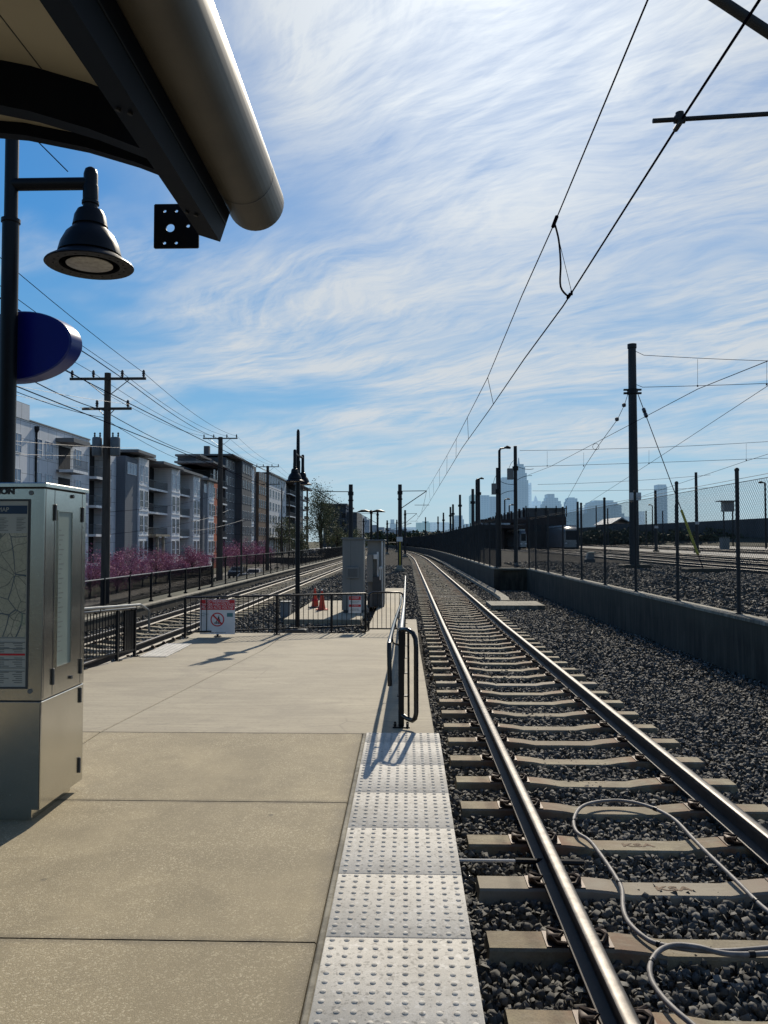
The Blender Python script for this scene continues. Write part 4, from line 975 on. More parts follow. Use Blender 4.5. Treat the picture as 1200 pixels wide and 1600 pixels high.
# support poles between the tracks
def track_pole(label, x, Y, ztop, side, wires=True, w=.14, zb0=-.5):
    r = thing('overhead_line_pole', label, 'overhead line pole', (x, Y, zb0), 'poles between the two tracks')
    m = MB(); m.tube([(x, Y, zb0+.15), (x, Y, ztop)], [w*1.1, w*.95], 10); m.build('pole', M['galvd'], r, True)
    m = MB(); m.cbox(x-.4, x+.4, Y-.4, Y+.4, zb0-.05, zb0+.18, .03); m.lathe([(.3, .18), (.17, .42)], (x, Y, zb0), 10); m.build('footing', M['cap'], r)
    m = MB(); m.lathe([(w*1.3, 0), (w*1.3, .25)], (x, Y, ztop-.75), 10); m.lathe([(w*1.25, 0), (w*1.25, .1)], (x, Y, ztop-1.15), 10); m.build('collar', M['black'], r)
    for s, tx_ in side:
        m = MB(); za = ztop-.5; m.tube([(x, Y, za), (tx_, Y, za+.02)], .03, 6); m.build('top_tube', M['galvd'], r)
        m = MB(); m.tube([(x, Y, za-1.35), (tx_, Y, za)], .035, 6); m.build('cantilever_tube', M['galvd'], r)
        m = MB(); m.tube([(tx_-s*.9, Y, za-1.05), (tx_+s*.2, Y, za-1.05)], .02, 6); m.build('steady_arm', M['galvd'], r)
    return r
p1x = A(625, 830, 60)[0]; tp = track_pole('tall black overhead line pole close to the right track, arm reaching over the rails', p1x, 60, A(625, 757, 60)[2], [(1, M1[0])], True, .15)
m = MB(); m.bar((p1x, 59.82, A(625, 885, 60)[2]), (p1x, 59.82, A(625, 846, 60)[2]), .08, .02); m.build('guard_strip', M['yellow'], tp)
MB().box(p1x-.25, p1x+.2, 59.75, 59.8, A(0, 846, 60)[2], A(0, 839, 60)[2]).build('number_plate', M['white'], tp)
p2x = A(548, 830, 55)[0]; p2z = A(548, 757, 55)[2]
tp2 = track_pole('black overhead line pole behind the grey cabinet, arm reaching over the left track', p2x, 55, p2z, [(-1, LC)], True, .15)
o2 = thing('overhead_line', 'overhead wires above the left track', 'overhead wire', (LC, 55, 4.4))
zz5 = p2z-.5
m = MB(); m.tube([(LC, 8, zz5-1.0), (LC, 55, zz5-1.05), (LC+off(112), 112, zz5-1.05), (LC+off(170), 170, zz5-1.0)], .010, 5); m.build('contact_wire', M['wire'], o2)
m = MB(); m.tube(sag((LC, 0, zz5-.2), (LC, 55, zz5), .3)+sag((LC, 55, zz5), (LC+off(112), 112, zz5), .8)[1:]+sag((LC+off(112), 112, zz5), (LC+off(170), 170, zz5), .8)[1:], .010, 5); m.build('messenger_wire', M['wire'], o2)
# more poles down the line: (px, ytop, Y)
for i, (px, yt, Y, sd) in enumerate(((633, 797, 112, 1), (605, 813, 135, 1), (620, 812, 165, 1), (590, 797, 108, -1), (568, 810, 150, -1), (676-5, 0, 0, 0))):
    if Y == 0: continue
    x = A(px, 840, Y)[0]; zt = A(px, yt, Y)[2]
    track_pole('slim overhead line pole far down the line, the %s beyond the arm-bearing pair' % ORD[i], x, Y, zt, [(1, TC+off(Y))] if sd > 0 else [(-1, LC+off(Y))], True, .14)
# double arm street light far
r = thing('street_light', 'far twin-arm street light between the tracks, arms spread like a T', 'street light', (A(580, 850, 82)[0], 82, -.5))
x = A(580, 850, 82)[0]; zt = A(580, 800, 82)[2]
m = MB(); m.tube([(x, 82, -.5), (x, 82, zt)], [.13, .1], 10); m.build('pole', M['black'], r, True)
for s in (-1, 1):
    m = MB(); m.tube([(x, 82, zt), (x+s*.6, 82, zt+.12), (x+s*1.0, 82, zt+.1), (x+s*1.45, 82, zt+.0)], [.06, .14, .13, .03], 8); m.build('lamp_head', M['black'], r, True)
m = MB(); m.lathe([(.1, -.25), (.18, -.05), (.18, .1), (.05, .2)], (x, 82, zt), 12); m.build('collar', M['black'], r, True)

# ---------------------------------------------------------------- yard poles, lights and wires
bp = thing('overhead_line_pole', 'biggest steel pole in the rail yard, with clamp, number plate and guy wire', 'overhead line pole', A(992, 893, 38.5))
BX = A(991, 850, 38.5)[0]; BT = A(987, 541, 38.5)[2]; BY = 38.5
m = MB(); m.tube([(BX, BY, .5), (BX, BY, BT-.05), (BX, BY, BT)], [.235, .19, .17], 12); m.build('pole', M['galvd'], bp, True)
m = MB(); m.lathe([(.22, -.1), (.22, .1)], (BX, BY, BT), 12); m.build('pole_cap', M['galvd'], bp)
zc2 = A(988, 612, BY)[2]; m = MB(); m.lathe([(.26, -.12), (.26, .12)], (BX, BY, zc2), 12); m.box(BX-.42, BX+.42, BY-.06, BY+.06, zc2-.12, zc2-.03); m.box(BX-.42, BX+.42, BY-.06, BY+.06, zc2+.05, zc2+.13); m.build('clamp', M['black'], bp)
zp = A(990, 776, BY)[2]; MB().box(BX-.27, BX+.27, BY-.3, BY-.28, zp-.18, zp+.18).build('number_plate', M['slabroof'], bp)
text('14A-07', .15, M['ink'], 'plate_number', bp, (BX, BY-.305, zp), (math.pi/2, 0, 0)) if False else None
MB().cbox(BX-.65, BX+.65, BY-.6, BY+.6, .2, .58, .05).build('footing', M['wall'], bp)
gb = A(1099, 892, 33.2)
gw = thing('guy_wire', 'guy wire with yellow lower guard from the big yard pole down to its block', 'guy wire', (gb[0], 33.2, .35))
tp_ = Vector((BX+.25, BY, zc2-.1)); bt_ = Vector((gb[0], 33.2, .55))
m = MB(); m.tube([tp_, bt_], .02, 6); m.build('wire', M['wire'], gw)
ps_ = tp_.lerp(bt_, .70); m = MB(); m.tube([ps_, tp_.lerp(bt_, .93)], .055, 8); m.build('yellow_guard', M['yellow'], gw, True)
for k in (.1, .13): m = MB(); p = tp_.lerp(bt_, k); q = tp_.lerp(bt_, k+.02); m.tube([p, q], .09, 8); m.build('insulator', M['glassins'], gw)
MB().cbox(gb[0]-.75, gb[0]+.75, 32.8, 33.7, .25, .58, .04).build('anchor_block', M['wall'], gw)
# row of poles on wall line
pl_list = [(778, 731, 44, 5.2), (806, 697, 46.5, 6.3), (748, 748, 70, 6.3), (739, 764, 77, 6.3), (719, 773, 95, 6.3), (708, 788, 109, 6.3), (704, 792, 117, 6.3), (693, 801, 138, 6.3), (684.5, 807, 162, 6.3), (665, 808, 190, 6)]
ylab = ['dark pole with a hanging grey box beside the lamp behind the long fence', 'steel pole with a grey equipment box, right of the yard street lamp', 'dark yard pole paired with a short-armed lamp behind the dense fence', 'dark yard pole just left of the short-armed lamp pair']
for i, (px, yt, Y, _) in enumerate(pl_list):
    x = A(px, 850, Y)[0]; zt = A(px, yt, Y)[2]; zb1 = yz(Y)
    r = thing('overhead_line_pole', ylab[i] if i < 4 else 'thin far pole above the dense fence, %s of the thin ones' % ORD[i-4], 'overhead line pole', (x, Y, zb1), 'overhead line poles along the yard edge')
    w = .11 if i == 1 else .10 if i == 0 else .15
    m = MB(); m.tube([(x, Y, zb1), (x, Y, zt)], [w*1.1, w*.9], 10); m.build('pole', M['galvd'], r, True)
    m = MB(); m.lathe([(w*1.6, -.12), (w*1.6, .12)], (x, Y, zt-1.3), 8); m.build('collar', M['black'], r)
    if i < 2:
        bx = A(792.5 if i else 768, 742, Y)[0]; b2 = A(802 if i else 776, 742, Y)[0]; z1, z0 = (A(0, 734, Y)[2], A(0, 751, Y)[2]) if i else (A(0, 757, Y)[2], A(0, 774, Y)[2])
        MB().cbox(bx, b2, Y-.1, Y+.1, z0, z1, .01).build('equipment_box', M['cab'], r)
        m = MB()
        for z in (z1-.05, z0+.05): m.tube([(b2-.05, Y, z), (x, Y, z+.05)], .02, 6)
        m.build('bracket', M['black'], r)
        m = MB(); m.tube(sag((bx+.1, Y, z1), (x, Y, z1+.45), -.15, 8), .012, 5); m.tube(sag((x, Y, z1+.2), (x+1.1, Y+.3, z1+.0), .12, 8), .015, 5); m.tube(sag((x, Y, z0-.1), (x+1.0, Y+.3, z1-.4), -.1, 8), .015, 5); m.build('cable', M['wire'], r)
def arm_light(label, px, ypole, Y, armpx, ytop, zb1, grp='street lamps around the yard', w=.07):
    x = A(px, 850, Y)[0]; zt = A(px, ytop, Y)[2]; xa = A(armpx, ytop, Y)[0]; s = 1 if xa > x else -1
    r = thing('street_lamp', label, 'street lamp', (x, Y, zb1), grp)
    m = MB(); m.tube([(x, Y, zb1), (x, Y, zt-.15), (x+s*.08, Y, zt-.03), (x+s*.3, Y, zt)], [w*1.2, w, w*.8, w*.6], 8); m.build('pole', M['blackm'], r, True)
    m = MB(); m.tube([(x+s*.25, Y, zt), (x+s*.4, Y, zt+.03), ((x+xa)/2+s*.1, Y, zt+.05), (xa, Y, zt)], [.04, w*1.1, w*1.4, w*.8], 8); m.build('lamp_head', M['blackm'], r, True)
    return r
arm_light('tall black street lamp with arm to the right, left of the box-bearing pole', 781, 0, 44, 798, 700, .34)
arm_light('shorter black street lamp with arm to the right above the dense fence', 744.5, 0, 69, 756, 748, .45)
arm_light('small lamp far across the yard, arm to the left, beside the glass tower', 1020, 0, 150, 1013, 789, .8, w=.1)
arm_light('lamp at the right edge beyond the chain link, arm to the left', 1197, 0, 110, 1185, 754, .6, w=.12)
arm_light('faint lamp beyond the brick building, left one', 789, 0, 120, 797, 780, .6, w=.1)
arm_light('faint lamp beyond the brick building, right one', 796, 0, 125, 803, 789, .6, w=.1)
for i, (px, yt, yb, Y) in enumerate(((1025, 766, 851, 85), (1089, 738, 853, 80), (1056, 789, 0, 140), (1036, 798, 0, 160), (932, 790, 0, 170), (903, 784, 853, 100), (1010, 798, 0, 150), (950, 794, 0, 150))):
    x = A(px, 850, Y)[0]; zt = A(px, yt, Y)[2]
    r = thing('overhead_line_pole', 'grey steel pole standing among the yard tracks, the %s counted by distance' % ['second closest', 'closest', 'fourth closest', 'seventh closest', 'farthest', 'third closest', 'sixth closest', 'fifth closest'][i], 'overhead line pole', (x, Y, yz(Y)), 'poles among the yard tracks')
    w = .15 if Y < 105 else .13
    m = MB(); m.tube([(x, Y, yz(Y)), (x, Y, zt)], [w*1.2, w*.9], 10); m.build('pole', M['galvd'], r, True)
    m = MB(); m.lathe([(w*2.2, 0), (w*2.2, .25)], (x, Y, yz(Y)-.02), 10); m.build('footing', M['wall'], r)
    if i < 2: zz_ = A(0, 818 if i else 824, Y)[2]; MB().box(x-.2, x+.2, Y-.2, Y-.18, zz_-.13, zz_+.13).build('number_plate', M['slabroof'], r)
def yw(label, name, pts, r_=.014, drops=()):
    t = thing(name, label, 'overhead wire', pts[0])
    m = MB(); m.tube(pts, r_, 5); m.build('wire', M['wire'], t)
    for a, b in drops: m = MB(); m.tube([a, b], .008, 4); m.lathe([(.03, -.04), (.05, 0), (.03, .04)], b, 6); m.build('dropper', M['wire'], t)
    return t
def L3(px0, py0, Y0_, px1, py1, Y1_, n=10, s=0): return sag(A(px0, py0, Y0_), A(px1, py1, Y1_), s, n)
yw('upper span wire from the top of the big yard pole to the right', 'span_wire', [(BX, BY, A(0, 553, BY)[2])]+L3(1006, 555, 38.5, 1290, 566, 38.5, 8, .05), .014, [(A(1090, 561, BY), A(1090, 603, BY)), (A(1198, 563, BY), A(1198, 601, BY))])
yw('lower span wire from the clamp of the big yard pole to the right', 'span_wire', [(BX, BY, A(0, 604, BY)[2])]+L3(1004, 605, 38.5, 1290, 595, 38.5, 8, .03), .014)
yw('contact wire sweeping from the box-bearing pole up to the top right', 'contact_wire', L3(826, 742, 62, 860, 729, 50, 3)[:-1]+L3(860, 729, 50, 1090, 608, 25, 4)+L3(1200, 564, 19.5, 1330, 510, 15, 3), .011)
yw('contact wire crossing behind the big yard pole toward the right edge', 'contact_wire', L3(900, 798, 95, 1015, 724, 60, 4)+L3(1198, 604, 38.5, 1300, 535, 32, 3), .014)
yw('pull-off wire with insulators descending left from the big yard pole', 'pull_off_wire', [(BX-.2, BY, zc2-.05)]+L3(976, 632, 38.8, 965, 655, 39.5, 3)+L3(936, 695, 43, 915, 727, 50, 3)+L3(883, 786, 78, 876, 806, 95, 3), .014)
for (px, py) in ((975, 633), (964, 655)):
    p = A(px, py, 39); m = MB(); m.lathe([(.03, -.1), (.1, -.06), (.1, .06), (.03, .1)], p, 8); tag(m.build('insulator', M['glassins']), 'dark insulator on the pull-off wire, %s' % ('nearer the big pole' if px == 975 else 'lower of the two'), 'insulator')
yw('high catenary wire crossing the yard behind the big pole', 'span_wire', L3(812, 704, 55, 1200, 690, 55, 8, .12), .014, [(A(855, 705, 55), A(855, 728, 55)), (A(912, 707, 55), A(912, 728, 55)), (A(1014, 703, 55), A(1014, 724, 55)), (A(1166, 693, 55), A(1166, 719, 55))])
yw('lower cross wire with clips behind the big pole', 'span_wire', L3(820, 729, 55, 1290, 712, 55, 8, .05), .014)
yw('thin cross wire just above the far skyline towers', 'span_wire', L3(840, 757, 75, 1110, 742, 75, 8, .15), .015)
yw('thin lower cross wire grazing the far skyline towers', 'span_wire', L3(832, 767, 75, 1110, 762, 75, 8, .1), .015)
yw('long yard wire rising behind the chain link to the right edge', 'contact_wire', L3(960, 790, 80, 1167, 720, 55, 5)+L3(1240, 697, 48, 1300, 680, 45, 3), .014)
m = MB(); c = A(931, 698, 43); m.tube([(c[0]+.17*math.cos(t), c[1], c[2]+.17*math.sin(t)) for t in np.linspace(0, 2*math.pi, 17)], .012, 5); tag(m.build('wire_coil', M['wire']), 'small wire coil looped on the contact wire left of the big pole', 'wire coil')
# track-side switch box
sx_, sy_, _ = G(921, 880, .36)
r = thing('switch_box', 'small green topped switch machine in the yard ballast', 'switch box', (sx_, sy_, .36))
MB().cbox(sx_-.3, sx_+.3, sy_-.25, sy_+.25, .36, .62, .03).build('base', M['cabd'], r)
m = MB(); m.loft([[(sx_-.22, sy_-.2, .62), (sx_+.24, sy_-.2, .62), (sx_+.24, sy_+.2, .62), (sx_-.22, sy_+.2, .62)], [(sx_-.1, sy_-.2, .98), (sx_+.26, sy_-.2, .98), (sx_+.26, sy_+.2, .98), (sx_-.1, sy_+.2, .98)]]); m.build('housing', M['cab'], r)
MB().box(sx_-.12, sx_+.3, sy_-.24, sy_+.24, .98, 1.03).build('lid', M['teal'], r)

# ---------------------------------------------------------------- cabinets, cones
PZ = -.43
m = MB(); m.cbox(-3.35, -1.25, 21.6, 28.5, -.6, PZ, .02); tag(m.build('equipment_pad', M['broom']), 'pale concrete pad under the grey cabinets and the cones', 'concrete pad')
cY = 23.6; cx0 = A(535, 900, cY)[0]; cx1 = A(568.5, 900, cY)[0]; ct = A(550, 840, cY)[2]
cb = thing('signal_cabinet', 'tall grey double-door cabinet with a vent, standing behind the fence', 'cabinet', ((cx0+cx1)/2, cY, PZ))
MB().cbox(cx0, cx1, cY, cY+.7, PZ+.08, ct-.04, .008).build('body', M['cab'], cb)
MB().box(cx0+.02, cx1-.02, cY+.02, cY+.68, PZ, PZ+.08).build('base', M['cabd'], cb)
MB().cbox(cx0-.03, cx1+.03, cY-.04, cY+.74, ct-.04, ct, .01).build('roof', M['cab'], cb)
xm = A(548, 900, cY)[0]; m = MB(); m.box(xm-.004, xm+.004, cY-.002, cY+.003, PZ+.12, ct-.08); m.box(cx0+.03, cx1-.03, cY-.002, cY+.003, ct-.095, ct-.088); m.build('door_gap', M['cabd'], cb)
v0 = A(541.5, 903, cY); v1_ = A(561, 886, cY); vt = MB().cbox(v0[0], v1_[0], cY-.07, cY, v0[2], v1_[2], .008).build('vent', M['cab'], cb)
m = MB(); 
for k in range(9): z = v0[2]+.04+k*(v1_[2]-v0[2]-.08)/9; m.box(v0[0]+.04, v1_[0]-.04, cY-.075, cY-.069, z, z+.012)
m.build('louvres', M['cabd'], vt)
MB().cbox(xm+.03, xm+.05, cY-.03, cY, .55, .7, .003).build('handle', M['galv'], cb)
cY2 = 25.6; a_ = A(572, 900, cY2)[0]; b_ = A(601, 900, cY2)[0]; c2t = A(580, 843, cY2)[2]
cb2 = thing('signal_cabinet', 'second grey cabinet with open rack and conduit, right of the tall one', 'cabinet', ((a_+b_)/2, cY2, PZ))
MB().cbox(a_+.04, b_-.02, cY2+.1, cY2+1.5, PZ, c2t-.04, .01).build('body', M['cab'], cb2)
MB().cbox(a_-.02, b_+.02, cY2-.1, cY2+1.6, c2t-.04, c2t, .01).build('roof', M['galv'], cb2)
m = MB(); m.tube([(b_-.22, cY2, PZ), (b_-.22, cY2, A(0, 862, cY2)[2])], .03, 10); m.tube([(b_-.08, cY2-.05, PZ), (b_-.08, cY2-.05, c2t-.05)], .02, 8); m.build('conduit', M['conduit'], cb2, True)
z1 = A(0, 866, cY2)[2]; z0 = A(0, 908, cY2)[2]; MB().cbox(a_+.03, a_+.22, cY2-.15, cY2+.09, z0, z1, .01).build('meter_box', M['cab'], cb2)
MB().cbox(a_+.24, a_+.36, cY2-.12, cY2+.09, A(0, 873, cY2)[2], A(0, 866, cY2)[2], .005).build('junction_box', M['conduit'], cb2)
MB().cbox(a_+.2, b_-.12, cY2-.12, cY2+.09, PZ+.05, A(0, 900, cY2)[2], .01).build('lower_box', M['cabd'], cb2)
m = MB(); m.tube([A(594, 888, cY2-.2), A(599, 884, cY2+.6)], .05, 10); m.tube([A(594, 888, cY2-.2), (A(594, 888, cY2-.2)[0], cY2-.2, .45)], .02, 8); m.build('vent_pipe', M['conduit'], cb2, True)
bb0 = A(438, 958, 22.8); bb1 = A(453, 941, 22.8)
r = thing('junction_box', 'small blue-grey utility box in the ballast left of the lamp post', 'utility box', ((bb0[0]+bb1[0])/2, 22.8, -.48)); MB().cbox(bb0[0], bb1[0], 22.8, 23.1, -.5, bb1[2], .02).build('body', M['trans'], r); MB().box(bb0[0]-.01, bb1[0]+.01, 22.78, 23.12, bb1[2], bb1[2]+.02).build('lid', M['cab'], r)
for i, (px, py, sc, lean) in enumerate(((492, 949, 1.0, .0), (503, 953, 1.0, .03))):
    p = G(px, py, PZ); r = thing('traffic_cone', ['orange traffic cone on the left, farther back', 'orange traffic cone on the right with a pale tip'][i], 'traffic cone', p, 'traffic cones on the concrete pad')
    m = MB(); m.cbox(p[0]-.18, p[0]+.18, p[1]-.18, p[1]+.18, p[2], p[2]+.035, .01); m.build('base', M['cabd'] if i == 0 else M['cone'], r)
    m = MB(); m.lathe([(.12, .03), (.11, .05), (.075, .27), (.045, .48), (.03, .59), (.025, .61)], p, 20); m.build('cone_body', M['cone'], r, True)
    if i: m = MB(); m.lathe([(.03, .595), (.026, .63), (.01, .64)], p, 14); m.build('tip', M['white'], r)
    else: m = MB(); m.lathe([(.06, .30), (.11, .22), (.11, .2), (.06, .2)], p, 10); m.build('collar', M['red'], r)

# ---------------------------------------------------------------- cable on the track
def cable(name, label, pts, z, r_, mat):
    P_ = [G(640+x/2.143, 1150+y/2.143, z) for x, y in pts]
    # catmull-rom
    out = []
    Q = [P_[0]]+P_+[P_[-1]]
    for i in range(1, len(Q)-2):
        for t in np.linspace(0, 1, 7)[:-1]:
            out.append(tuple(.5*((2*Q[i][k])+(-Q[i-1][k]+Q[i+1][k])*t+(2*Q[i-1][k]-5*Q[i][k]+4*Q[i+1][k]-Q[i+2][k])*t*t+(-Q[i-1][k]+3*Q[i][k]-3*Q[i+1][k]+Q[i+2][k])*t**3) for k in range(3)))
    out.append(P_[-1]); out = [(x+.0018*math.sin(i*.35), y+.002*math.sin(i*.27+1), zz+.002*math.sin(i*.5)) for i, (x, y, zz) in enumerate(out)]
    m = MB(); m.tube(out, r_, 10); o = tag(m.build(name, mat, None, 'all'), label, 'cable')
    for q in range(8, len(out)-8, 26):
        m = MB(); a_, b_ = Vector(out[q]), Vector(out[q+1]); m.tube([a_, a_.lerp(b_, min(1, .03/(b_-a_).length))], r_*1.28, 10); m.build('cable_tie', M['black'], o, True)
    return o
zt_ = rz(4.5)-.17
loopA = [(1420, 760), (1200, 588), (1115, 505), (1020, 415), (950, 345), (880, 275), (800, 235), (700, 217), (620, 222), (570, 243), (549, 280), (560, 322), (602, 350), (640, 400), (690, 470), (711, 515), (715, 580), (740, 632), (790, 676), (850, 702), (950, 716), (1100, 718), (1300, 700)]
loopB = [(1300, 722), (1200, 728), (1060, 728), (960, 706), (890, 700), (835, 722), (805, 765), (808, 815), (845, 870), (895, 925), (950, 968), (1010, 1030)]
cable('cable', 'thick grey cable lying in a long loop across the near sleepers', loopA, zt_+.013, .0135, M['hose'])
cable('cable', 'grey cable curving off the loop toward the bottom edge of the photo', loopB, zt_+.038, .0135, M['hose'])
r = thing('rail_conduit', 'thin conduit crossing from the platform edge under the near rail', 'conduit', G(720, 1345, zt_))
a = G(712, 1344, zt_+.02); b = G(805, 1345, zt_+.02); c = G(912, 1348, zt_)
m = MB(); m.tube([a, b], .011, 8); m.build('white_sleeve', M['conduit'], r, True); m = MB(); m.tube([b, c], .02, 8); m.build('black_tube', M['black'], r, True)

lf_ = G(908, 1556, rz(3.4)-.235); m = MB()
for k in range(7):
    a = k*.9; x, y = lf_[0]+.035*math.cos(a)*(k % 3)*.6, lf_[1]+.035*math.sin(a)*(k % 4)*.5; z = lf_[2]+.006*k
    m.add([(x-.016, y-.006, z), (x, y-.012, z+.006), (x+.02, y+.004, z+.002), (x+.002, y+.012, z+.008)], [(0, 1, 2, 3)])
tag(m.build('leaf_litter', M['paper']), 'small clump of pale dry leaves in the ballast near the bottom of the left rail', 'litter')
# ---------------------------------------------------------------- utility poles along the street
def utility(label, x, Y, zt, arms, armw, trans, zb1=-3.0, w=.16):
    r = thing('utility_pole', label, 'utility pole', (x, Y, zb1), 'wooden utility poles along the street')
    m = MB(); m.tube([(x, Y, zb1), (x, Y, zt)], [w*1.35, w*.9], 12); m.build('pole', M['wood'], r, True)
    for k, (dz, hw, sh) in enumerate(arms):
        z = zt+dz; m = MB(); m.bar((x-hw+sh, Y-.12, z), (x+hw+sh, Y-.12, z), .09, .12); m.build('crossarm', M['wood'], r)
        m = MB(); 
        for s in (-1, 1): m.tube([(x, Y-.1, z-.9 if k == 0 else z-.45), (x+s*hw*(.62 if k == 0 else .35), Y-.1, z)], .022, 5)
        m.build('brace', M['galv'], r)
        for u in ((-1+.06, -.38, .38, 1-.06) if k == 0 else (-.4, .85)):
            m = MB(); q = (x+hw*u+sh, Y-.12, z+.06); m.lathe([(.02, 0), (.08, .08), (.05, .13), (.085, .18), (.06, .24), (.07, .29), (.03, .36)], q, 10); m.build('insulator', M['glassins'], r, True)
    if trans:
        for s in (-1, 1):
            cx = x+s*.44; zq = zt-3.55; m = MB(); m.lathe([(.20, -.48), (.23, -.44), (.23, .36), (.20, .42)], (cx, Y-.1, zq), 16); tr = m.build('transformer', M['trans'], r, True)
            m = MB()
            for q in (-.12, .14): m.lathe([(.03, .42), (.05, .5), (.03, .55), (.055, .6), (.02, .66)], (cx+q, Y-.1, zq), 8)
            m.build('bushing', M['glassins'], tr)
    return r
U = []
X1 = A(167, 700, 38)[0]; Z1 = A(165, 583, 38)[2]; utility('tall wooden utility pole with two crossarms and twin transformers, nearest', X1, 38, Z1, [(-.3, 1.85, .05), (-1.75, 1.2, .02)], 0, 1.55, -2.9, .17)
X2 = A(344, 760, 82)[0]; Z2 = A(344, 683, 82)[2]; utility('wooden utility pole with one crossarm in front of the brick bay', X2, 82, Z2, [(-.15, 1.8, 0)], 0, 0, -3, .26)
X3 = A(418, 790, 125)[0]; Z3 = A(418, 728, 125)[2]; utility('slender utility pole in front of the brown brick block', X3, 125, Z3, [(-.15, 1.8, 0), (-2.9, 1.5, .5)], 0, 0, -3, .24)
X4 = A(480, 800, 210)[0]; Z4 = A(480, 762, 210)[2]; utility('farthest utility pole, beside the big pale green tree', X4, 210, Z4, [(-.2, 1.9, 0)], 0, 0, -3, .25)
for i, (px, yt, Y) in enumerate(((440, 762, 160), (452, 775, 175), (377, 815, 70), (512, 800, 230), (500, 812, 200))):
    x = A(px, 850, Y)[0]; z = A(px, yt, Y)[2]; r = thing('street_pole', 'thin plain street pole, the %s from the left among those before the far blocks' % ['second', 'third', 'first', 'fifth', 'fourth'][i], 'pole', (x, Y, -3), 'plain poles along the street'); m = MB(); m.tube([(x, Y, -3), (x, Y, z)], .13 if Y > 100 else .09, 8); m.build('pole', M['wood'], r, True)
sw_i = 0
def uw(pts, r_, mat, label):
    m = MB(); m.tube(pts, r_, 5); tag(m.build('power_line', mat), label, 'power line', 'power lines on the utility poles')
nm_ = ['outer left', 'inner left', 'inner right', 'outer right']
for k, u in enumerate((-.94, -.38, .38, .94)):
    a = (X1+1.85*u+.05, 37.9, Z1-.02); b = (X2+1.8*u, 81.9, Z2+.1); c = (X3+1.8*u, 125, Z3+.1); d = (X4+1.8*u, 210, Z4+.1); e0 = (X1+1.85*u+3.4, -2, Z1+.6)
    uw(sag(e0, a, .5)[:-1]+sag(a, b, .5)[:-1]+sag(b, c, .5)[:-1]+sag(c, d, .8), .012, M['wire'], 'power line on the %s insulators of the top crossarms' % nm_[k])
uw([A(52, 214, 5.2), A(106, 268, 5.62)], .004, M['wire'], 'short thin cable from the canopy edge down to the near lamp arm')
uw(sag(A(-40, 440, 17), A(146, 560, 30), .0)+sag(A(146, 560, 30), A(206, 601, 39), .0)[1:]+sag(A(206, 601, 39), A(338, 684, 82), .3)[1:]+sag(A(338, 684, 82), A(415, 735, 125), .4)[1:], .02, M['wire'], 'thick dark cable passing the blue oval sign and the top of the nearest utility pole')
uw(sag(A(-30, 560, 22), A(49, 594, 27), .0)+sag(A(49, 594, 27), A(161, 641, 38), .1)[1:]+sag(A(161, 641, 38), A(330, 716, 82), .4)[1:]+sag(A(330, 716, 82), A(410, 760, 125), .5)[1:], .02, M['wire'], 'thick communication cable on the lower crossarms')
uw(sag(A(20, 610, 24), A(160, 652, 38), .1)+sag(A(160, 652, 38), A(340, 732, 82), .6)[1:], .013, M['wire'], 'thin cable slung just under the thick communication cable')
for k, (y0_, y1_, xe) in enumerate(((600, 632, 205), (614, 640, 150), (708, 711, 140), (688, 700, 215))):
    uw(sag(A(10, y0_, 24), A(xe, y1_, 37), .05), .0075, M['wirel'], 'sunlit pale wire left of the nearest utility pole, %s from the top' % ['first', 'second', 'fourth', 'third'][k])
for k, (p, q_) in enumerate((((170, 800), (345, 770)), ((170, 835), (345, 800)), ((180, 868), (420, 800)), ((345, 830), (420, 790)))):
    uw(sag(A(*p, 38 if k < 3 else 82), A(*q_, 82 if q_[0] < 400 else 125), .3), .011, M['wire'], 'low service wire in front of the apartment balconies, the %s down' % ['highest', 'second', 'third', 'lowest'][k])
for k, (p, q_) in enumerate((((300, 815), (357, 797)), ((300, 830), (380, 812)))):
    uw(sag(A(*p, 70), A(*q_, 90), .15), .02, M['wirel'], 'bright sunlit service wire by the brick bay, %s one' % ['upper', 'lower'][k])

# ---------------------------------------------------------------- apartment buildings
ZF = [-.66, 2.44, 5.54, 8.64]
WM = {}
def win(parent, X, y0, y1, z0, z1, mat='glass', nm='window', mull=1):
    key = (round(y1-y0, 2), round(z1-z0, 2), mat, mull)
    if key not in WM:
        w, h = y1-y0, z1-z0
        m = MB(); m.mi = 0; m.box(.0, .03, 0, w, 0, h); m.mi = 1; t = .06
        m.box(.0, .06, 0, w, 0, t); m.box(0, .06, 0, w, h-t, h); m.box(0, .06, 0, t, t, h-t); m.box(0, .06, w-t, w, t, h-t)
        for k in range(mull): yy = w*(k+1)/(mull+1); m.box(0, .055, yy-t/2, yy+t/2, t, h-t)
        if h > 1.6: m.box(0, .052, t, w-t, h*.38, h*.38+t)
        o = m.build(nm, [M[mat], M['frame']]); WM[key] = o.data
    else: o = bpy.data.objects.new(nm, WM[key]); C.objects.link(o)
    o.parent = parent; o.location = Vector((X, y0, z0))-rootloc(parent); return o
def balcony(parent, X, y0, y1, z, depth=1.5):
    m = MB(); m.box(X, X+depth-.08, y0+.04, y1-.04, z-.22, z); m.mi = 1; m.box(X+depth-.08, X+depth, y0, y1, z-.26, z+.01); m.box(X+.3, X+depth-.08, y0, y0+.04, z-.26, z+.01); o = m.build('balcony', [M['cornice'], M['frame']], parent)
    m = MB(); h = 1.05; xr = X+depth-.06
    m.box(xr, xr+.04, y0, y1, z+h-.05, z+h)
    for y in np.arange(y0+.05, y1, .14): m.box(xr+.01, xr+.025, y, y+.02, z, z+h-.05)
    for x in np.arange(X+.1, xr, .14): m.box(x, x+.02, y0+.03, y0+.045, z, z+h-.05)
    m.box(X, xr, y0+.02, y0+.06, z+h-.05, z+h); m.build('railing', M['brail'], o)
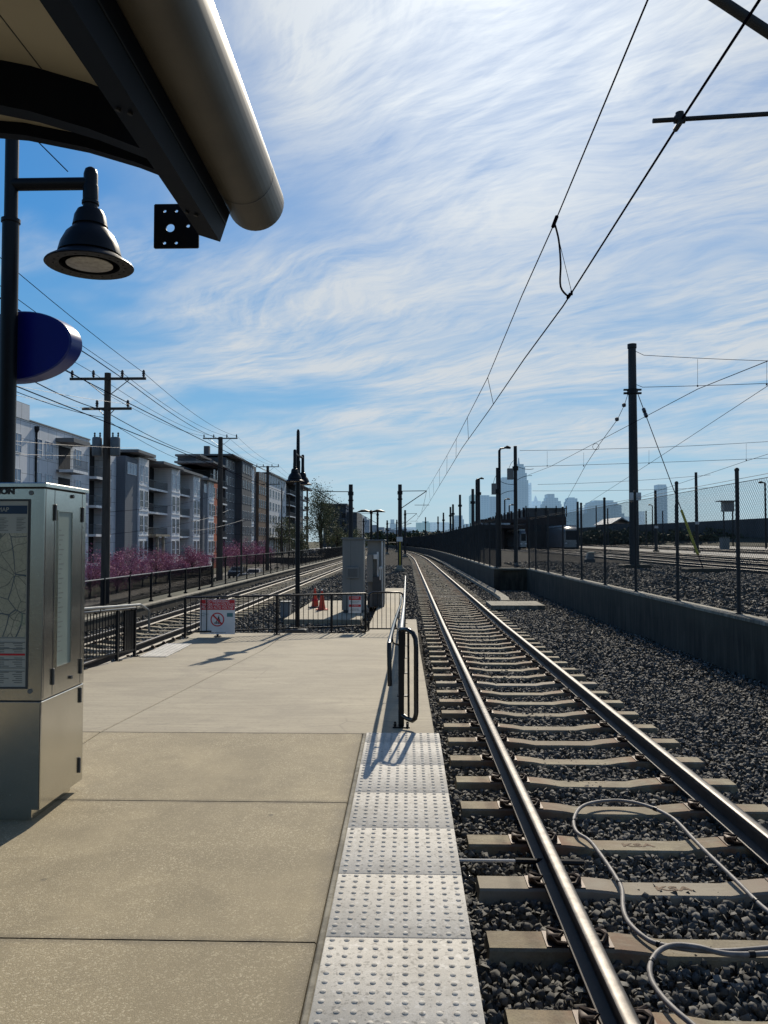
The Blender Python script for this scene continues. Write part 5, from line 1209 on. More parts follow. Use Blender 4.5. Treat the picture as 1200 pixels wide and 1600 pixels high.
def facade(root, segs, X, zb1, zt, floors, back):
    for (y0, y1, ty) in segs:
        if ty == 'panel':
            MB().box(back, X, y0, y1, zb1, zt).build('wall', M['cl_light'], root)
            ys_ = np.arange(y0+.6, y1-1.6, 2.3)
            for z in floors:
                for y in ys_: win(root, X, y, y+1.5, z+.8, z+2.5, 'glassb', mull=1)
        elif ty == 'slate':
            MB().box(back, X+1.1, y0, y1, zb1, zt-.6).build('wall', M['cl_slate'], root)
            for z in floors[-1:]: win(root, X+1.1, y0+.5, y1-.3, z+1.0, z+2.4, 'glassb', mull=2)
        elif ty == 'dark':
            MB().box(back, X+.4, y0, y1, zb1, zt).build('wall', M['cl_dark'], root)
            for z in floors:
                for y in np.arange(y0+.7, y1-1.5, 2.6): win(root, X+.4, y, y+1.5, z+.7, z+2.3, 'glass', mull=1)
        elif ty == 'bay':
            MB().box(back, X+1.3, y0, y1, zb1, zt-.35).build('wall', M['cl_white'], root)
            n = 2; w_ = (y1-y0)/n
            for z in floors:
                for k in range(n): win(root, X+1.3, y0+k*w_+w_*.18, y0+k*w_+w_*.82, z+.35, z+2.45, 'glassb' if z > 8 else 'glass', mull=1)
            m = MB()
            for z in floors: m.box(X+1.3, X+1.36, y0+.0, y1, z-.12, z+.05)
            m.build('floor_band', M['frame'], root)
        elif ty in ('brick', 'brown'):
            MB().box(back, X+1.0, y0, y1, zb1, zt-(3.4 if ty == 'brick' else 1)).build('wall', M['cl_brick' if ty == 'brick' else 'cl_brown'], root)
            for z in floors: 
                for y in np.arange(y0+.5, y1-1.2, 2.4): win(root, X+1.0, y, y+1.2, z+.6, z+2.4, 'glass', mull=0)
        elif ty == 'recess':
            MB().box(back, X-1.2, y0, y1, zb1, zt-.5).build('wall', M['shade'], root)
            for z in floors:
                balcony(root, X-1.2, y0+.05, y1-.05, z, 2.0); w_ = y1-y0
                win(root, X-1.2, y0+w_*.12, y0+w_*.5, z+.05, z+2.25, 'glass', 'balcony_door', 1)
def roofslab(root, x0, x1, y0, y1, z, h=.35): MB().box(x0, x1, y0, y1, z, z+h).build('roof_overhang', M['cornice'], root)
def Yp(px): return 34*1250/(636-px)
b1_ = thing('apartment_building', 'pale panelled apartment block at far left with a projecting balcony and downpipe', 'building', (-34, 68, -3), 'apartment blocks along the street')
facade(b1_, [(58, 71.2, 'panel'), (71.2, 76.6, 'panel'), (80.2, 84.5, 'panel')], -34, -3.5, 12.5, ZF, -48)
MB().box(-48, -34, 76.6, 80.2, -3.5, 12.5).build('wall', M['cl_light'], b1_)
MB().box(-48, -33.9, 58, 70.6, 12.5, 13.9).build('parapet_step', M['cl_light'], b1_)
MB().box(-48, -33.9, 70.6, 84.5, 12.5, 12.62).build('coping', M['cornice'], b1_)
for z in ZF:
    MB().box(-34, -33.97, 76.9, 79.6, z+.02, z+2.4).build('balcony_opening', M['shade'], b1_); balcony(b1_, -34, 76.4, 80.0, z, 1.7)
roofslab(b1_, -34, -32.2, 76.2, 80.2, 11.3, .4)
m = MB(); m.tube([(-33.9, 72, 12.0), (-33.9, 72, -3)], .1, 8); m.lathe([(.1, 0), (.25, .3), (.25, .6)], (-33.9, 72, 11.6), 8); m.build('downpipe', M['blackm'], b1_)
b2_ = thing('apartment_building', 'long grey and white apartment block with stacked balconies and flat overhanging roofs', 'building', (-34, 100, -3), 'apartment blocks along the street')
sg = [(133, 158, 'recess'), (158, 165, 'panel'), (165, 176, 'panel'), (176, 196, 'slate'), (196, 212, 'bay'), (212, 231, 'recess'), (231, 250, 'recess'), (250, 264, 'bay'), (264, 286, 'recess'), (286, 297, 'bay'), (297, 304, 'dark'), (304, 311, 'slate'), (311, 320, 'bay'), (320, 325, 'recess')]
facade(b2_, [(Yp(a), Yp(b), t) for a, b, t in sg], -34, -3.5, 12.3, ZF, -48)
MB().box(-48, -34.3, Yp(165), Yp(325), 12.3, 12.75).build('parapet', M['cl_light'], b2_)
for a, b, z, dx in ((133, 158, 11.7, 1.4), (182, 212, 12.25, 2.2), (214, 228, 12.2, 1.0), (228, 262, 11.9, 2.0), (264, 297, 11.8, 1.8), (303, 325, 11.6, 2.2)): roofslab(b2_, -36, -34+dx, Yp(a), Yp(b), z)
MB().box(-34, -31.8, Yp(213), Yp(237), 2.3, 2.6).build('porch_roof', M['cap'], b2_)
for y in (Yp(218), Yp(228)): MB().box(-32.2, -31.9, y, y+.35, -3, 2.3).build('porch_column', M['cap'], b2_)
for k, (px, s) in enumerate(((263, 3), (275, 2.4))): y = Yp(px); MB().box(-44, -41, y, y+s, 12.7, 14.2).build('roof_plant', M['cl_dark'], b2_)
b3_ = thing('apartment_building', 'dark charcoal apartment block with an orange brick bay and taller setback floors', 'building', (-35, 145, -3), 'apartment blocks along the street')
F5 = ZF+[11.74]; F6 = F5+[14.84]
facade(b3_, [(136.8, 143.5, 'brick'), (143.5, 149, 'recess')], -34.5, -3.5, 15.2, F5, -40.5)
facade(b3_, [(149, 158, 'dark')], -34.5, -3.5, 17.5, F6, -40.5); facade(b3_, [(158, 168, 'dark')], -33.2, -3.5, 17.8, F6, -40.5); facade(b3_, [(168, 172.5, 'bay')], -34.5, -3.5, 17.2, F6, -40.5)
MB().box(-40.3, -37, 139, 149, 15.2, 16.6).build('penthouse', M['cl_dark'], b3_); MB().box(-40.6, -36.2, 138.5, 149.5, 16.6, 16.95).build('roof_overhang', M['cornice'], b3_)
roofslab(b3_, -40, -32.6, 148.6, 168.6, 17.8, .3); roofslab(b3_, -40, -33.2, 136, 149, 15.2, .3)
MB().box(-39, -38, 152, 153, 17.5, 20).build('chimney', M['cl_dark'], b3_)
b4_ = thing('apartment_building', 'mixed brown brick and pale grid-windowed apartment block farther down the street', 'building', (-34, 190, -3), 'apartment blocks along the street')
F6b = [-.6, 2.5, 5.6, 8.7, 11.8, 14.9]
facade(b4_, [(173, 177, 'dark'), (177, 186, 'brown'), (186, 190, 'recess')], -34, -3.5, 18.2, F6b, -50)
MB().box(-50, -33, 190, 217, -3.5, 17.9).build('wall', M['cl_light'], b4_)
for z in F6b[1:]:
    for y in np.arange(191.5, 216, 4.2): win(b4_, -33, y, y+1.8, z+.6, z+2.5, 'glass')
roofslab(b4_, -50, -32.5, 189.6, 217.4, 17.9, .3); MB().box(-33, -31.5, 190, 217, 2.3, 2.7).build('porch_roof', M['cap'], b4_)
for y in np.arange(191, 217, 3.2): MB().box(-32, -31.7, y, y+.5, -3, 2.3).build('porch_column', M['cap'], b4_)
b5_ = thing('apartment_building', 'far dark apartment block beside the big pale green tree', 'building', (-34, 235, -3), 'apartment blocks along the street')
facade(b5_, [(219, 232, 'recess'), (232, 250, 'dark'), (250, 262, 'recess')], -33, -3.5, 18.2, F6b, -50); roofslab(b5_, -50, -31, 219, 262, 18.2, .3)
b6_ = thing('apartment_building', 'distant slate apartment block right of the big pale green tree', 'building', (-34, 330, -3), 'apartment blocks along the street')
X6 = A(505, 800, 300)[0]; X7 = A(557, 800, 300)[0]; z6 = A(0, 790, 300)[2]
MB().box(X6, X7-4, 300, 340, -3.5, z6).build('wall', M['cl_slate'], b6_); MB().box(X7-4, X7, 303, 340, -3.5, z6-2.5).build('side_wing', M['cl_dark'], b6_); MB().box(X6-.5, X7-3.5, 299.5, 340, z6, z6+.6).build('roof', M['cornice'], b6_)
m = MB()
for z in np.arange(1, z6-3, 3.2):
    for x in np.arange(X6+1, X7-5.5, 3.0): m.box(x, x+1.6, 299.9, 299.95, z, z+1.7)
o = m.build('window', M['glass'], b6_); o['kind'] = 'stuff'
# mid distance blocks near the vanishing point
for i, (a, b, t, Y, mt) in enumerate(((556, 566, 806, 380, 1), (566, 577, 812, 450, 0), (577, 600, 824, 520, 0), (600, 622, 828, 600, 0), (622, 650, 829, 650, 0), (652, 700, 834, 560, 0))):
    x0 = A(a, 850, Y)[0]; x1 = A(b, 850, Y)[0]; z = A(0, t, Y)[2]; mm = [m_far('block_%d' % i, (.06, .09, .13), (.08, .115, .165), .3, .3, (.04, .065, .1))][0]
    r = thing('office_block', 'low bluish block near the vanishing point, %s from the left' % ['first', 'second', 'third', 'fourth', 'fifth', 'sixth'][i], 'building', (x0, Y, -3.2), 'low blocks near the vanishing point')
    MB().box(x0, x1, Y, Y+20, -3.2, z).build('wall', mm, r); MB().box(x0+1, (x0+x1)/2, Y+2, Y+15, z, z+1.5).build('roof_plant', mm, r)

# ---------------------------------------------------------------- dark brick yard building, train, yard structures
bx0 = A(822, 830, 112)[0]; bx1 = A(885, 830, 112)[0]; bz = A(0, 797, 112)[2]
db = thing('depot_building', 'dark brick depot building with a roof screen and spiky parapet, behind the yard', 'building', (bx0, 112, .6))
MB().box(bx0, bx1, 112, 190, .4, bz-1.0).build('wall', M['dkbrick'], db)
MB().box(bx0+.1, bx1-.1, 112.2, 189, bz-1.0, bz+.1).build('roof_screen', M['cabd'], db)
m = MB(); 
for k in range(5): x = bx0+(bx1-bx0)*k/4; m.box(x-.07, x+.07, 111.9, 112.05, bz-1.0, bz+.5)
m.box(bx0-.1, bx1+.1, 111.9, 112.05, bz+.1, bz+.22); m.build('screen_post', M['black'], db)
m = MB()
for y in np.arange(114, 188, 4.5): m.box(bx0-.15, bx0+.15, y, y+.3, bz-1, bz+.35)
m.build('parapet_spikes', M['dkbrick'], db)
for k in range(3): x = bx0+1+k*1.7; MB().box(x, x+1.1, 111.93, 112, 3.1, 4.0).build('window', M['glass'], db)
dc = thing('depot_canopy', 'low dark station canopy with a bright slit of rooflight left of the depot', 'canopy', (A(780, 850, 105)[0], 105, .6))
k0 = A(752, 830, 105)[0]; k1 = A(822, 830, 105)[0]; kz1 = A(0, 812, 105)[2]; kz = A(0, 817.5, 105)[2]; kz0 = A(0, 820.5, 105)[2]
MB().box(k0, k1, 105, 118, kz, kz1).build('roof', M['dkbrick'], dc); 
for k in range(4): a = k0+(k1-k0)*(.0+.165*k); MB().box(a, a+(k1-k0)*.15, 104.9, 105.5, kz0+.02, kz-.02).build('rooflight', M['slabroof'], dc)
MB().box(k0, k1, 105, 118, kz0-.45, kz0-.05).build('fascia', M['dkbrick'], dc)
for x in (k0+.3, (k0+k1)/2, k1-.3): MB().box(x-.15, x+.15, 106, 106.3, .5, kz0-.4).build('column', M['dkbrick'], dc)
MB().box(k0, k1, 117.8, 118, .5, kz0-.4).build('back_wall', M['dkbrick'], dc)
def train(label, px0, px1, yt, Y, L):
    x0 = A(px0, 840, Y)[0]; x1 = A(px1, 840, Y)[0]; zt = A(0, yt, Y)[2]; zb1 = yz(Y)+.35; w = x1-x0; cx = (x0+x1)/2
    r = thing('light_rail_train', label, 'train', (cx, Y, yz(Y)))
    ring = lambda y, k, top: [(cx-w/2*k, y, zb1), (cx+w/2*k, y, zb1), (cx+w/2*k, y, zb1+(top-zb1)*.72), (cx+w/2*k*.86, y, top-.12), (cx+w/2*k*.6, y, top), (cx-w/2*k*.6, y, top), (cx-w/2*k*.86, y, top-.12), (cx-w/2*k, y, zb1+(top-zb1)*.72)]
    m = MB(); m.loft([ring(Y, .86, zt-.35), ring(Y+.5, .97, zt-.08), ring(Y+1.2, 1, zt), ring(Y+L, 1, zt)]); m.build('body', M['cars'], r, True)
    MB().box(cx-w*.34, cx+w*.34, Y-.03, Y+.4, zb1+(zt-zb1)*.36, zb1+(zt-zb1)*.80).build('windscreen', M['glass'], r)
    MB().box(cx-w*.4, cx+w*.4, Y+.6, Y+L-.5, yz(Y)+.1, zb1).build('bogies', M['tyre'], r)
    MB().box(cx-w*.42, cx+w*.42, Y+1.2, Y+L-.4, zt, zt+.18).build('roof_pods', M['white'], r)
    for s in (-.33, .33): MB().box(cx+w*s-.12, cx+w*s+.12, Y-.02, Y+.2, zb1+(zt-zb1)*.16, zb1+(zt-zb1)*.23).build('headlight', M['lampw'], r)
    m = MB(); m.tube([(cx-.4, Y+6, zt+.15), (cx, Y+5, zt+.7), (cx+.4, Y+6, zt+.15)], .03, 5); m.tube([(cx-.6, Y+5, zt+.75), (cx+.6, Y+5, zt+.75)], .03, 5); m.build('pantograph', M['wire'], r)
train('grey light rail train parked nose-on beside the depot building', 880, 906, 823, 100, 26)
train('distant light rail train under the depot canopy, pale windscreen', 812.5, 823.5, 829, 104.2, 24)
# embankment wall far right
m = MB(); e0 = A(880, 826, 175); e1 = A(1320, 803, 150)
m.loft([[(e0[0], 175, .5), (e0[0], 178, .5), (e0[0], 178, e0[2]), (e0[0], 175, e0[2])], [(e1[0], 150, .5), (e1[0], 153, .5), (e1[0], 153, e1[2]), (e1[0], 150, e1[2])]]); bw = tag(m.build('boundary_wall', M['barrier']), 'long dark boundary wall across the far side of the yard', 'wall')
g = MB(); g.add([(e0[0]-5, 168, .9), (e1[0], 140, .8), (e1[0], 149.8, 2.6), (e0[0]-5, 174.8, 1.8)], [(0, 1, 2, 3)]); struct(g.build('scrub_bank', M['scrub']))
# yard cabinet, hut, tower thing
cx_, cy_ = A(1134, 840, 95)[0], 95; r = thing('yard_cabinet', 'pale grey cabinet on the yard slab behind the chain link', 'cabinet', (cx_, cy_, .6)); MB().cbox(cx_-.45, cx_+.45, cy_, cy_+.8, .5, 2.1, .03).build('body', M['cab'], r); MB().box(cx_-.5, cx_+.5, cy_-.05, cy_+.85, 2.1, 2.2).build('roof', M['cap'], r); MB().box(cx_-.01, cx_+.01, cy_-.01, cy_, .6, 2.0).build('door_gap', M['cabd'], r)
hx_ = A(1140, 820, 145)[0]; hz_ = A(0, 785, 145)[2]; r = thing('watch_box', 'raised equipment box with a flat roof on legs above the boundary wall', 'equipment box', (hx_, 145, .8))
MB().cbox(hx_-.9, hx_+.9, 145, 146.5, hz_-1.8, hz_, .03).build('body', M['cab'], r); MB().box(hx_-1.7, hx_+1.2, 144.6, 147, hz_, hz_+.15).build('roof', M['cornice'], r)
for s in (-.8, .8): MB().box(hx_+s-.1, hx_+s+.1, 145.5, 145.7, .6, hz_-1.8).build('leg', M['blackm'], r)
hx_ = A(965, 820, 165)[0]; r = thing('yard_shed', 'low pale roofed shed left of the big yard pole', 'building', (hx_, 165, .9)); a = A(958, 818, 165); b = A(984, 808, 165)
m = MB(); m.add([(a[0], 165, .8), (b[0], 165, .8), (b[0], 165, a[2]), (a[0], 165, a[2]), (a[0], 180, .8), (b[0], 180, .8), (b[0], 180, a[2]), (a[0], 180, a[2])], [(0, 1, 2, 3), (0, 3, 7, 4), (1, 5, 6, 2)]); m.build('wall', M['cl_dark'], r)
m = MB(); xm_ = (a[0]+b[0])/2; m.loft([[(a[0]-.5, y, a[2]-.02), (xm_, y, b[2]), (b[0]+.5, y, a[2]-.02), (xm_, y, b[2]-.3)] for y in (164.6, 180)]); m.build('roof', M['slabroof'], r)

# ---------------------------------------------------------------- skyline
SK = 2600.
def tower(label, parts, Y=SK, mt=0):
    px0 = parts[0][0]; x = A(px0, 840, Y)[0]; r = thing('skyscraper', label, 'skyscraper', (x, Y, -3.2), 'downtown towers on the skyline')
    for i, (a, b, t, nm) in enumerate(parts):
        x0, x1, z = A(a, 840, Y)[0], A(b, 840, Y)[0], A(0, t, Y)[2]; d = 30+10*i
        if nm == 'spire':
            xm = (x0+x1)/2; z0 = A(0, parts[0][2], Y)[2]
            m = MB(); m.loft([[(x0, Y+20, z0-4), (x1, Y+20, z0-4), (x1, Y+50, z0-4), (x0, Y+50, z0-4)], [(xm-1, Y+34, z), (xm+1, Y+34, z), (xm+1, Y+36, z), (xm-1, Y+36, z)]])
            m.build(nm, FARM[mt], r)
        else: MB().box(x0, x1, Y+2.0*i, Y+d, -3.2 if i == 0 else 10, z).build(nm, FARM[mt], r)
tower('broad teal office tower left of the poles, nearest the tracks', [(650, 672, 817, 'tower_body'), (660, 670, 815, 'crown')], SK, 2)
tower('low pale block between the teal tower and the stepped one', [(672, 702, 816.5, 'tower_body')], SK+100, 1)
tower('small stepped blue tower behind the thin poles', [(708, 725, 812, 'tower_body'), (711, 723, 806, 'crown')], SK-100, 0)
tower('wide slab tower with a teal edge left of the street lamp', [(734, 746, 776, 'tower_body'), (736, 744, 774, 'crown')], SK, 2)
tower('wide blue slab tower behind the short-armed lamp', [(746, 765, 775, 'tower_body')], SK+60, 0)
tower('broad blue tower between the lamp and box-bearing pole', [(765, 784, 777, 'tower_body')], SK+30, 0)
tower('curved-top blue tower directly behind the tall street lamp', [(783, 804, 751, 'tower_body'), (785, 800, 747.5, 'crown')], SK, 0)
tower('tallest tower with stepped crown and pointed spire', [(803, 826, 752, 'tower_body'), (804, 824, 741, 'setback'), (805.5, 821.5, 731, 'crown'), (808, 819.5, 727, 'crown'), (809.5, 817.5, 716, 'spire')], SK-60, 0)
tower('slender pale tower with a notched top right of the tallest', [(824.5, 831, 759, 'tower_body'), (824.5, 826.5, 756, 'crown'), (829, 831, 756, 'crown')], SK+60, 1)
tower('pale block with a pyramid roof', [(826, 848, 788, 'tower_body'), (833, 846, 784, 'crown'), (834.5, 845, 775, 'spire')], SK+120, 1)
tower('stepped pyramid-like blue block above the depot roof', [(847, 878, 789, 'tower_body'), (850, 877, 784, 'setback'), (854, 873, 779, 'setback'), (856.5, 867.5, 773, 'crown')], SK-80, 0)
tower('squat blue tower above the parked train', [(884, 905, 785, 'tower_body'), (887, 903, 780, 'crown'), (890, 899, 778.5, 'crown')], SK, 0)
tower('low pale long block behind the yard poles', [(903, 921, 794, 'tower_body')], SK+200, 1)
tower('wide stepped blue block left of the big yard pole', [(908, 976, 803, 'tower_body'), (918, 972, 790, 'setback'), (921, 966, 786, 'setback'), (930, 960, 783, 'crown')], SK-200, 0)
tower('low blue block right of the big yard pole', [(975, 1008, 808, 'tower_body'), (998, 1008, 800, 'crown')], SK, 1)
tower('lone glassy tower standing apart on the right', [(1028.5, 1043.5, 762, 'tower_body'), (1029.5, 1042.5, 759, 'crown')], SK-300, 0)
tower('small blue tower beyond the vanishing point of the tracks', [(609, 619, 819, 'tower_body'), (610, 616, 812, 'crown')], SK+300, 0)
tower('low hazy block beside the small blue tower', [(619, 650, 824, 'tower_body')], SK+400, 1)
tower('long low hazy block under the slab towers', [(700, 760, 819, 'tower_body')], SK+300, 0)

# ---------------------------------------------------------------- vegetation
def leaves(n, c, rad, size, clumps, flat=1.0):
    cl = RS.randn(clumps, 3)*.42; cl = cl/np.maximum(1, np.linalg.norm(cl, axis=1))[:, None]
    k = RS.randint(0, clumps, n); P = (cl[k]+RS.randn(n, 3)*.16)*np.array(rad)+np.array(c)
    q = RS.randn(n, 3); q /= np.linalg.norm(q, axis=1)[:, None]; r = RS.randn(n, 3); s = np.cross(q, r); s /= np.linalg.norm(s, axis=1)[:, None]; t = np.cross(q, s)
    h = size*(.6+.8*RS.rand(n, 1)); V = np.stack([P-s*h, P+t*h*.6, P+s*h, P-t*h*.6], 1).reshape(-1, 3)
    return V, np.arange(n*4).reshape(-1, 4), cl*np.array(rad)+np.array(c)
def tree(name, label, x, Y, zb1, h, rad, mat, n, size, group, clumps=34, trunkh=.3):
    r = thing(name, label, 'tree', (x, Y, zb1), group); c = (x, Y, zb1+h*(1+trunkh)/2*.98)
    V, Fc, cl = leaves(n, c, (rad, rad, h*(1-trunkh)/2*1.15), size, clumps)
    me = bpy.data.meshes.new('crown'); me.from_pydata([tuple(v) for v in (V-np.array(r.location))], [], [tuple(f) for f in Fc.tolist()]); me.materials.append(mat)
    o = bpy.data.objects.new('crown', me); C.objects.link(o); o.parent = r
    m = MB(); tw = h*.018; m.tube([(x, Y, zb1), (x+.03*h, Y, zb1+h*.25), (x, Y, zb1+h*.55), (x+.02*h, Y, zb1+h*.8)], [tw*1.5, tw, tw*.7, tw*.3], 8)
    for k in range(min(16, clumps)):
        p = cl[k]; m.tube([(x, Y, zb1+h*(.2+.25*RS.rand())), ((x+p[0])/2, (Y+p[1])/2, (zb1+h*.4+p[2])/2+.03*h), tuple(p)], [tw*.6, tw*.35, tw*.12], 5)
    m.build('trunk', M['trunk'], r, True); return r
rb = [(140, 62), (158, 66), (182, 70), (203, 76), (222, 80), (243, 87), (262, 92), (283, 99), (300, 106), (314, 112), (352, 118), (368, 124), (385, 135), (403, 142), (412, 150)]
for i, (px, Y) in enumerate(rb):
    x = A(px, 880, Y)[0]; zt = A(0, 862 if px < 330 else 850, Y)[2]+.3
    zt = A(px, [862, 874, 868, 860, 873, 858, 866, 876, 858, 864, 848, 858, 846, 856, 850][i], Y)[2]+.1
    tree('redbud_tree', 'small pink flowering redbud tree along the apartment street, the %s from the left' % ['first', 'second', 'third', 'fourth', 'fifth', 'sixth', 'seventh', 'eighth', 'ninth', 'tenth', 'eleventh', 'twelfth', 'thirteenth', 'fourteenth', 'fifteenth'][i], x, Y, -3, zt+3, [1.9, 1.2, 1.5, 2.0, 1.3, 2.0, 1.6, 1.2, 2.1, 1.7, 2.3, 1.6, 2.4, 1.7, 2.2][i], M['pink'], 3600, .06 if Y < 90 else .08, 'redbud trees along the apartment street', 40, .25)
x = A(500, 850, 200)[0]; zt = A(500, 762, 200)[2]
tree('tree', 'big loose tree in pale spring leaf standing behind the twin lamp', x, 200, -3, zt+3, 4.7, M['leafg'], 9000, .15, None, 60, .3)
for i, (px, yt, Y, rad, n) in enumerate(((440, 812, 190, 4, 5000), (470, 820, 165, 3, 4000), (527, 812, 210, 4.5, 6000), (546, 822, 230, 4, 4000), (565, 828, 240, 5, 4000))):
    x = A(px, 850, Y)[0]; zt = A(px, yt, Y)[2]; tree('dark_tree', 'dark bare-looking tree before the far blocks, the %s from the left' % ['first', 'second', 'third', 'fourth', 'fifth'][i], x, Y, -3, zt+3, rad*.8, M['leafg'], n//2, .16, 'dark trees before the far blocks', 30, .2)
def massf(name, label, pts, mat, size):
    V = []; Fc = []; b = 0
    for c, rad, n in pts:
        v, f, _ = leaves(n, c, rad, size, 14); V.append(v); Fc.append(f+b); b += len(v)
    V = np.concatenate(V); Fc = np.concatenate(Fc); me = bpy.data.meshes.new(name); me.from_pydata([tuple(v) for v in V], [], [tuple(f) for f in Fc.tolist()]); me.materials.append(mat)
    o = bpy.data.objects.new(name, me); C.objects.link(o); return tag(o, label, 'bushes', None, 'stuff')
massf('scrub_bushes', 'brownish scrub and bushes along the far edge of the yard', [((A(px, 840, 158)[0], 158+RS.rand()*8, 2.0), (5, 2.5, 2.0), 700) for px in range(890, 1260, 14)], M['leafd'], .3)
massf('street_bushes', 'low bushes between the street fence and the road', [((-13-RS.rand()*1.5+off(Y), Y, -2.1), (1.2, 2.5, .9), 420) for Y in range(40, 210, 7)], M['leafd'], .12)
massf('far_woods', 'distant wooded belt under the skyline', [((A(px, 850, 420)[0], 420+RS.rand()*60, 2.0), (12, 8, 5), 400) for px in range(560, 900, 12)], M['leafd'], 1.2)

# ---------------------------------------------------------------- cars
def car_proto(mat, label):
    r = thing('parked_car', label, 'car', (0, 0, 0), 'cars parked along the street')
    prof = [(-2.2, .35), (-2.25, .7), (-2.1, .9), (-1.3, 1.0), (-.55, 1.42), (.7, 1.46), (1.45, 1.05), (2.1, .95), (2.2, .6), (2.15, .35)]
    m = MB(); rings = []
    for sx, k in ((-.88, .96), (-.82, 1), (.82, 1), (.88, .96)):
        rings.append([(sx*(1 if z < 1.1 else .8), y*k if abs(y) > 1.5 else y, z if z < 1.1 else z*(.99 if abs(sx) > .85 else 1)) for y, z in prof])
    m.loft(rings); m.build('body', mat, r, True)
    m = MB(); m.add([(-.66, -1.22, 1.03), (.66, -1.22, 1.03), (.6, -.62, 1.38), (-.6, -.62, 1.38)], [(0, 1, 2, 3)]); m.v = [(x, y-.03, z+.02) for x, y, z in m.v]; m.build('windscreen', M['glass'], r)
    m = MB(); m.add([(-.66, 1.38, 1.08), (.66, 1.38, 1.08), (.6, .78, 1.42), (-.6, .78, 1.42)], [(0, 3, 2, 1)]); m.v = [(x, y+.03, z+.02) for x, y, z in m.v]; m.build('rear_window', M['glass'], r)
    for s in (-1, 1):
        m = MB(); m.add([(s*.86, -1.0, 1.02), (s*.86, 1.2, 1.05), (s*.73, .65, 1.38), (s*.73, -.5, 1.36)], [(0, 1, 2, 3)]); m.build('side_window', M['glass'], r)
        for y in (-1.4, 1.35):
            m = MB(); m.tube([(s*.7, y, .32), (s*.9, y, .32)], .32, 18); w_ = m.build('wheel', M['tyre'], r, True); m = MB(); m.tube([(s*.89, y, .32), (s*.91, y, .32)], .19, 12); m.build('rim', M['cars'], w_)
        m = MB(); m.box(s*.75-.14, s*.75+.1, -2.24, -2.15, .62, .76); m.build('headlight', M['lampw'], r)
    return r
pw = car_proto(M['carw'], 'x'); psv = car_proto(M['cars'], 'x'); pd = car_proto(M['card'], 'x')
cars = [(385, 898, 79, 1, 'silver car seen beyond the guard fence end, nearest of all'), (398, 889, 92, 0, 'white car just behind the nearest silver one'), (372, 884, 100, 2, 'dark car under the redbuds by the first street pole')]
cars += [(474, 866, 172, 0, 'white car at the left end of the far parked row'), (481, 864.5, 186, 1, 'silver car second in the far parked row'), (488, 863.5, 199, 0, 'white car third in the far parked row'), (495, 862, 212, 0, 'white car fourth in the far parked row'), (501, 861, 225, 1, 'silver car fifth in the far parked row'), (507, 860, 238, 0, 'white car sixth in the far parked row'), (513, 859.3, 251, 0, 'white car at the right end of the far parked row')]
first = {0: True, 1: True, 2: True}; pr_ = {0: pw, 1: psv, 2: pd}
for px, py, Y, k, lb in cars:
    o = pr_[k] if first[k] else copy_tree(pr_[k]); first[k] = False
    o.location = (A(px, py, Y)[0], Y, -2.94 if Y < 150 else -1.6); o.rotation_euler = (0, 0, .035+(RS.rand()-.5)*.06); o['label'] = lb
g = MB(); g.loft([[(-50, 165, -3), (A(520, 860, 165)[0]+8, 165, -3), (A(520, 860, 165)[0]+8, 165, -1.62), (-50, 165, -1.62)], [(-60, 262, -3), (-14-9, 262, -3), (-14-9, 262, -1.62), (-60, 262, -1.62)]]); struct(g.build('car_park', M['asphalt']))

# ---------------------------------------------------------------- camera, world, sun
cam = bpy.data.cameras.new('camera'); co = bpy.data.objects.new('camera', cam); C.objects.link(co)
cam.sensor_fit = 'VERTICAL'; cam.sensor_height = 36; cam.lens = 36*F/1600; cam.clip_start = .05; cam.clip_end = 12000
co.location = (0, 0, CZ); co.rotation_euler = (math.pi/2+PIT, 0, YAW); bpy.context.scene.camera = co
AZ, EL = math.radians(7.5), math.radians(36)
S_ = Vector((math.sin(AZ)*math.cos(EL), math.cos(AZ)*math.cos(EL), math.sin(EL)))
sl = bpy.data.lights.new('sun', 'SUN'); so = bpy.data.objects.new('sun', sl); C.objects.link(so); sl.energy = 4.7; sl.angle = math.radians(.53); sl.color = (1, .90, .74)
so.rotation_euler = (-S_).to_track_quat('-Z', 'Y').to_euler(); so.location = (0, 0, 30)
w = bpy.data.worlds.new('World'); bpy.context.scene.world = w; w.use_nodes = True; nt = w.node_tree; nn = nt.nodes; ll = nt.links
bg = nn['Background']; sky = nn.new('ShaderNodeTexSky'); sky.sky_type = 'NISHITA'; sky.sun_disc = False; sky.sun_elevation = EL; sky.sun_rotation = AZ; sky.air_density = 1.0; sky.dust_density = .6; sky.ozone_density = 3.0
def N(t, **k):
    n = nn.new(t)
    for a, b in k.items(): setattr(n, a, b)
    return n
def Mt(op, a, b=0., cl=False):
    n = N('ShaderNodeMath', operation=op); n.use_clamp = cl
    for i, q in ((0, a), (1, b)):
        if isinstance(q, (int, float)): n.inputs[i].default_value = q
        else: ll.new(q, n.inputs[i])
    return n.outputs[0]
tc = N('ShaderNodeTexCoord'); sep = N('ShaderNodeSeparateXYZ'); ll.new(tc.outputs['Generated'], sep.inputs[0])
zc3 = Mt('MAXIMUM', Mt('ADD', sep.outputs[2], .10), .02)
cmb = N('ShaderNodeCombineXYZ'); ll.new(Mt('DIVIDE', sep.outputs[0], zc3), cmb.inputs[0]); ll.new(Mt('DIVIDE', sep.outputs[1], zc3), cmb.inputs[1])
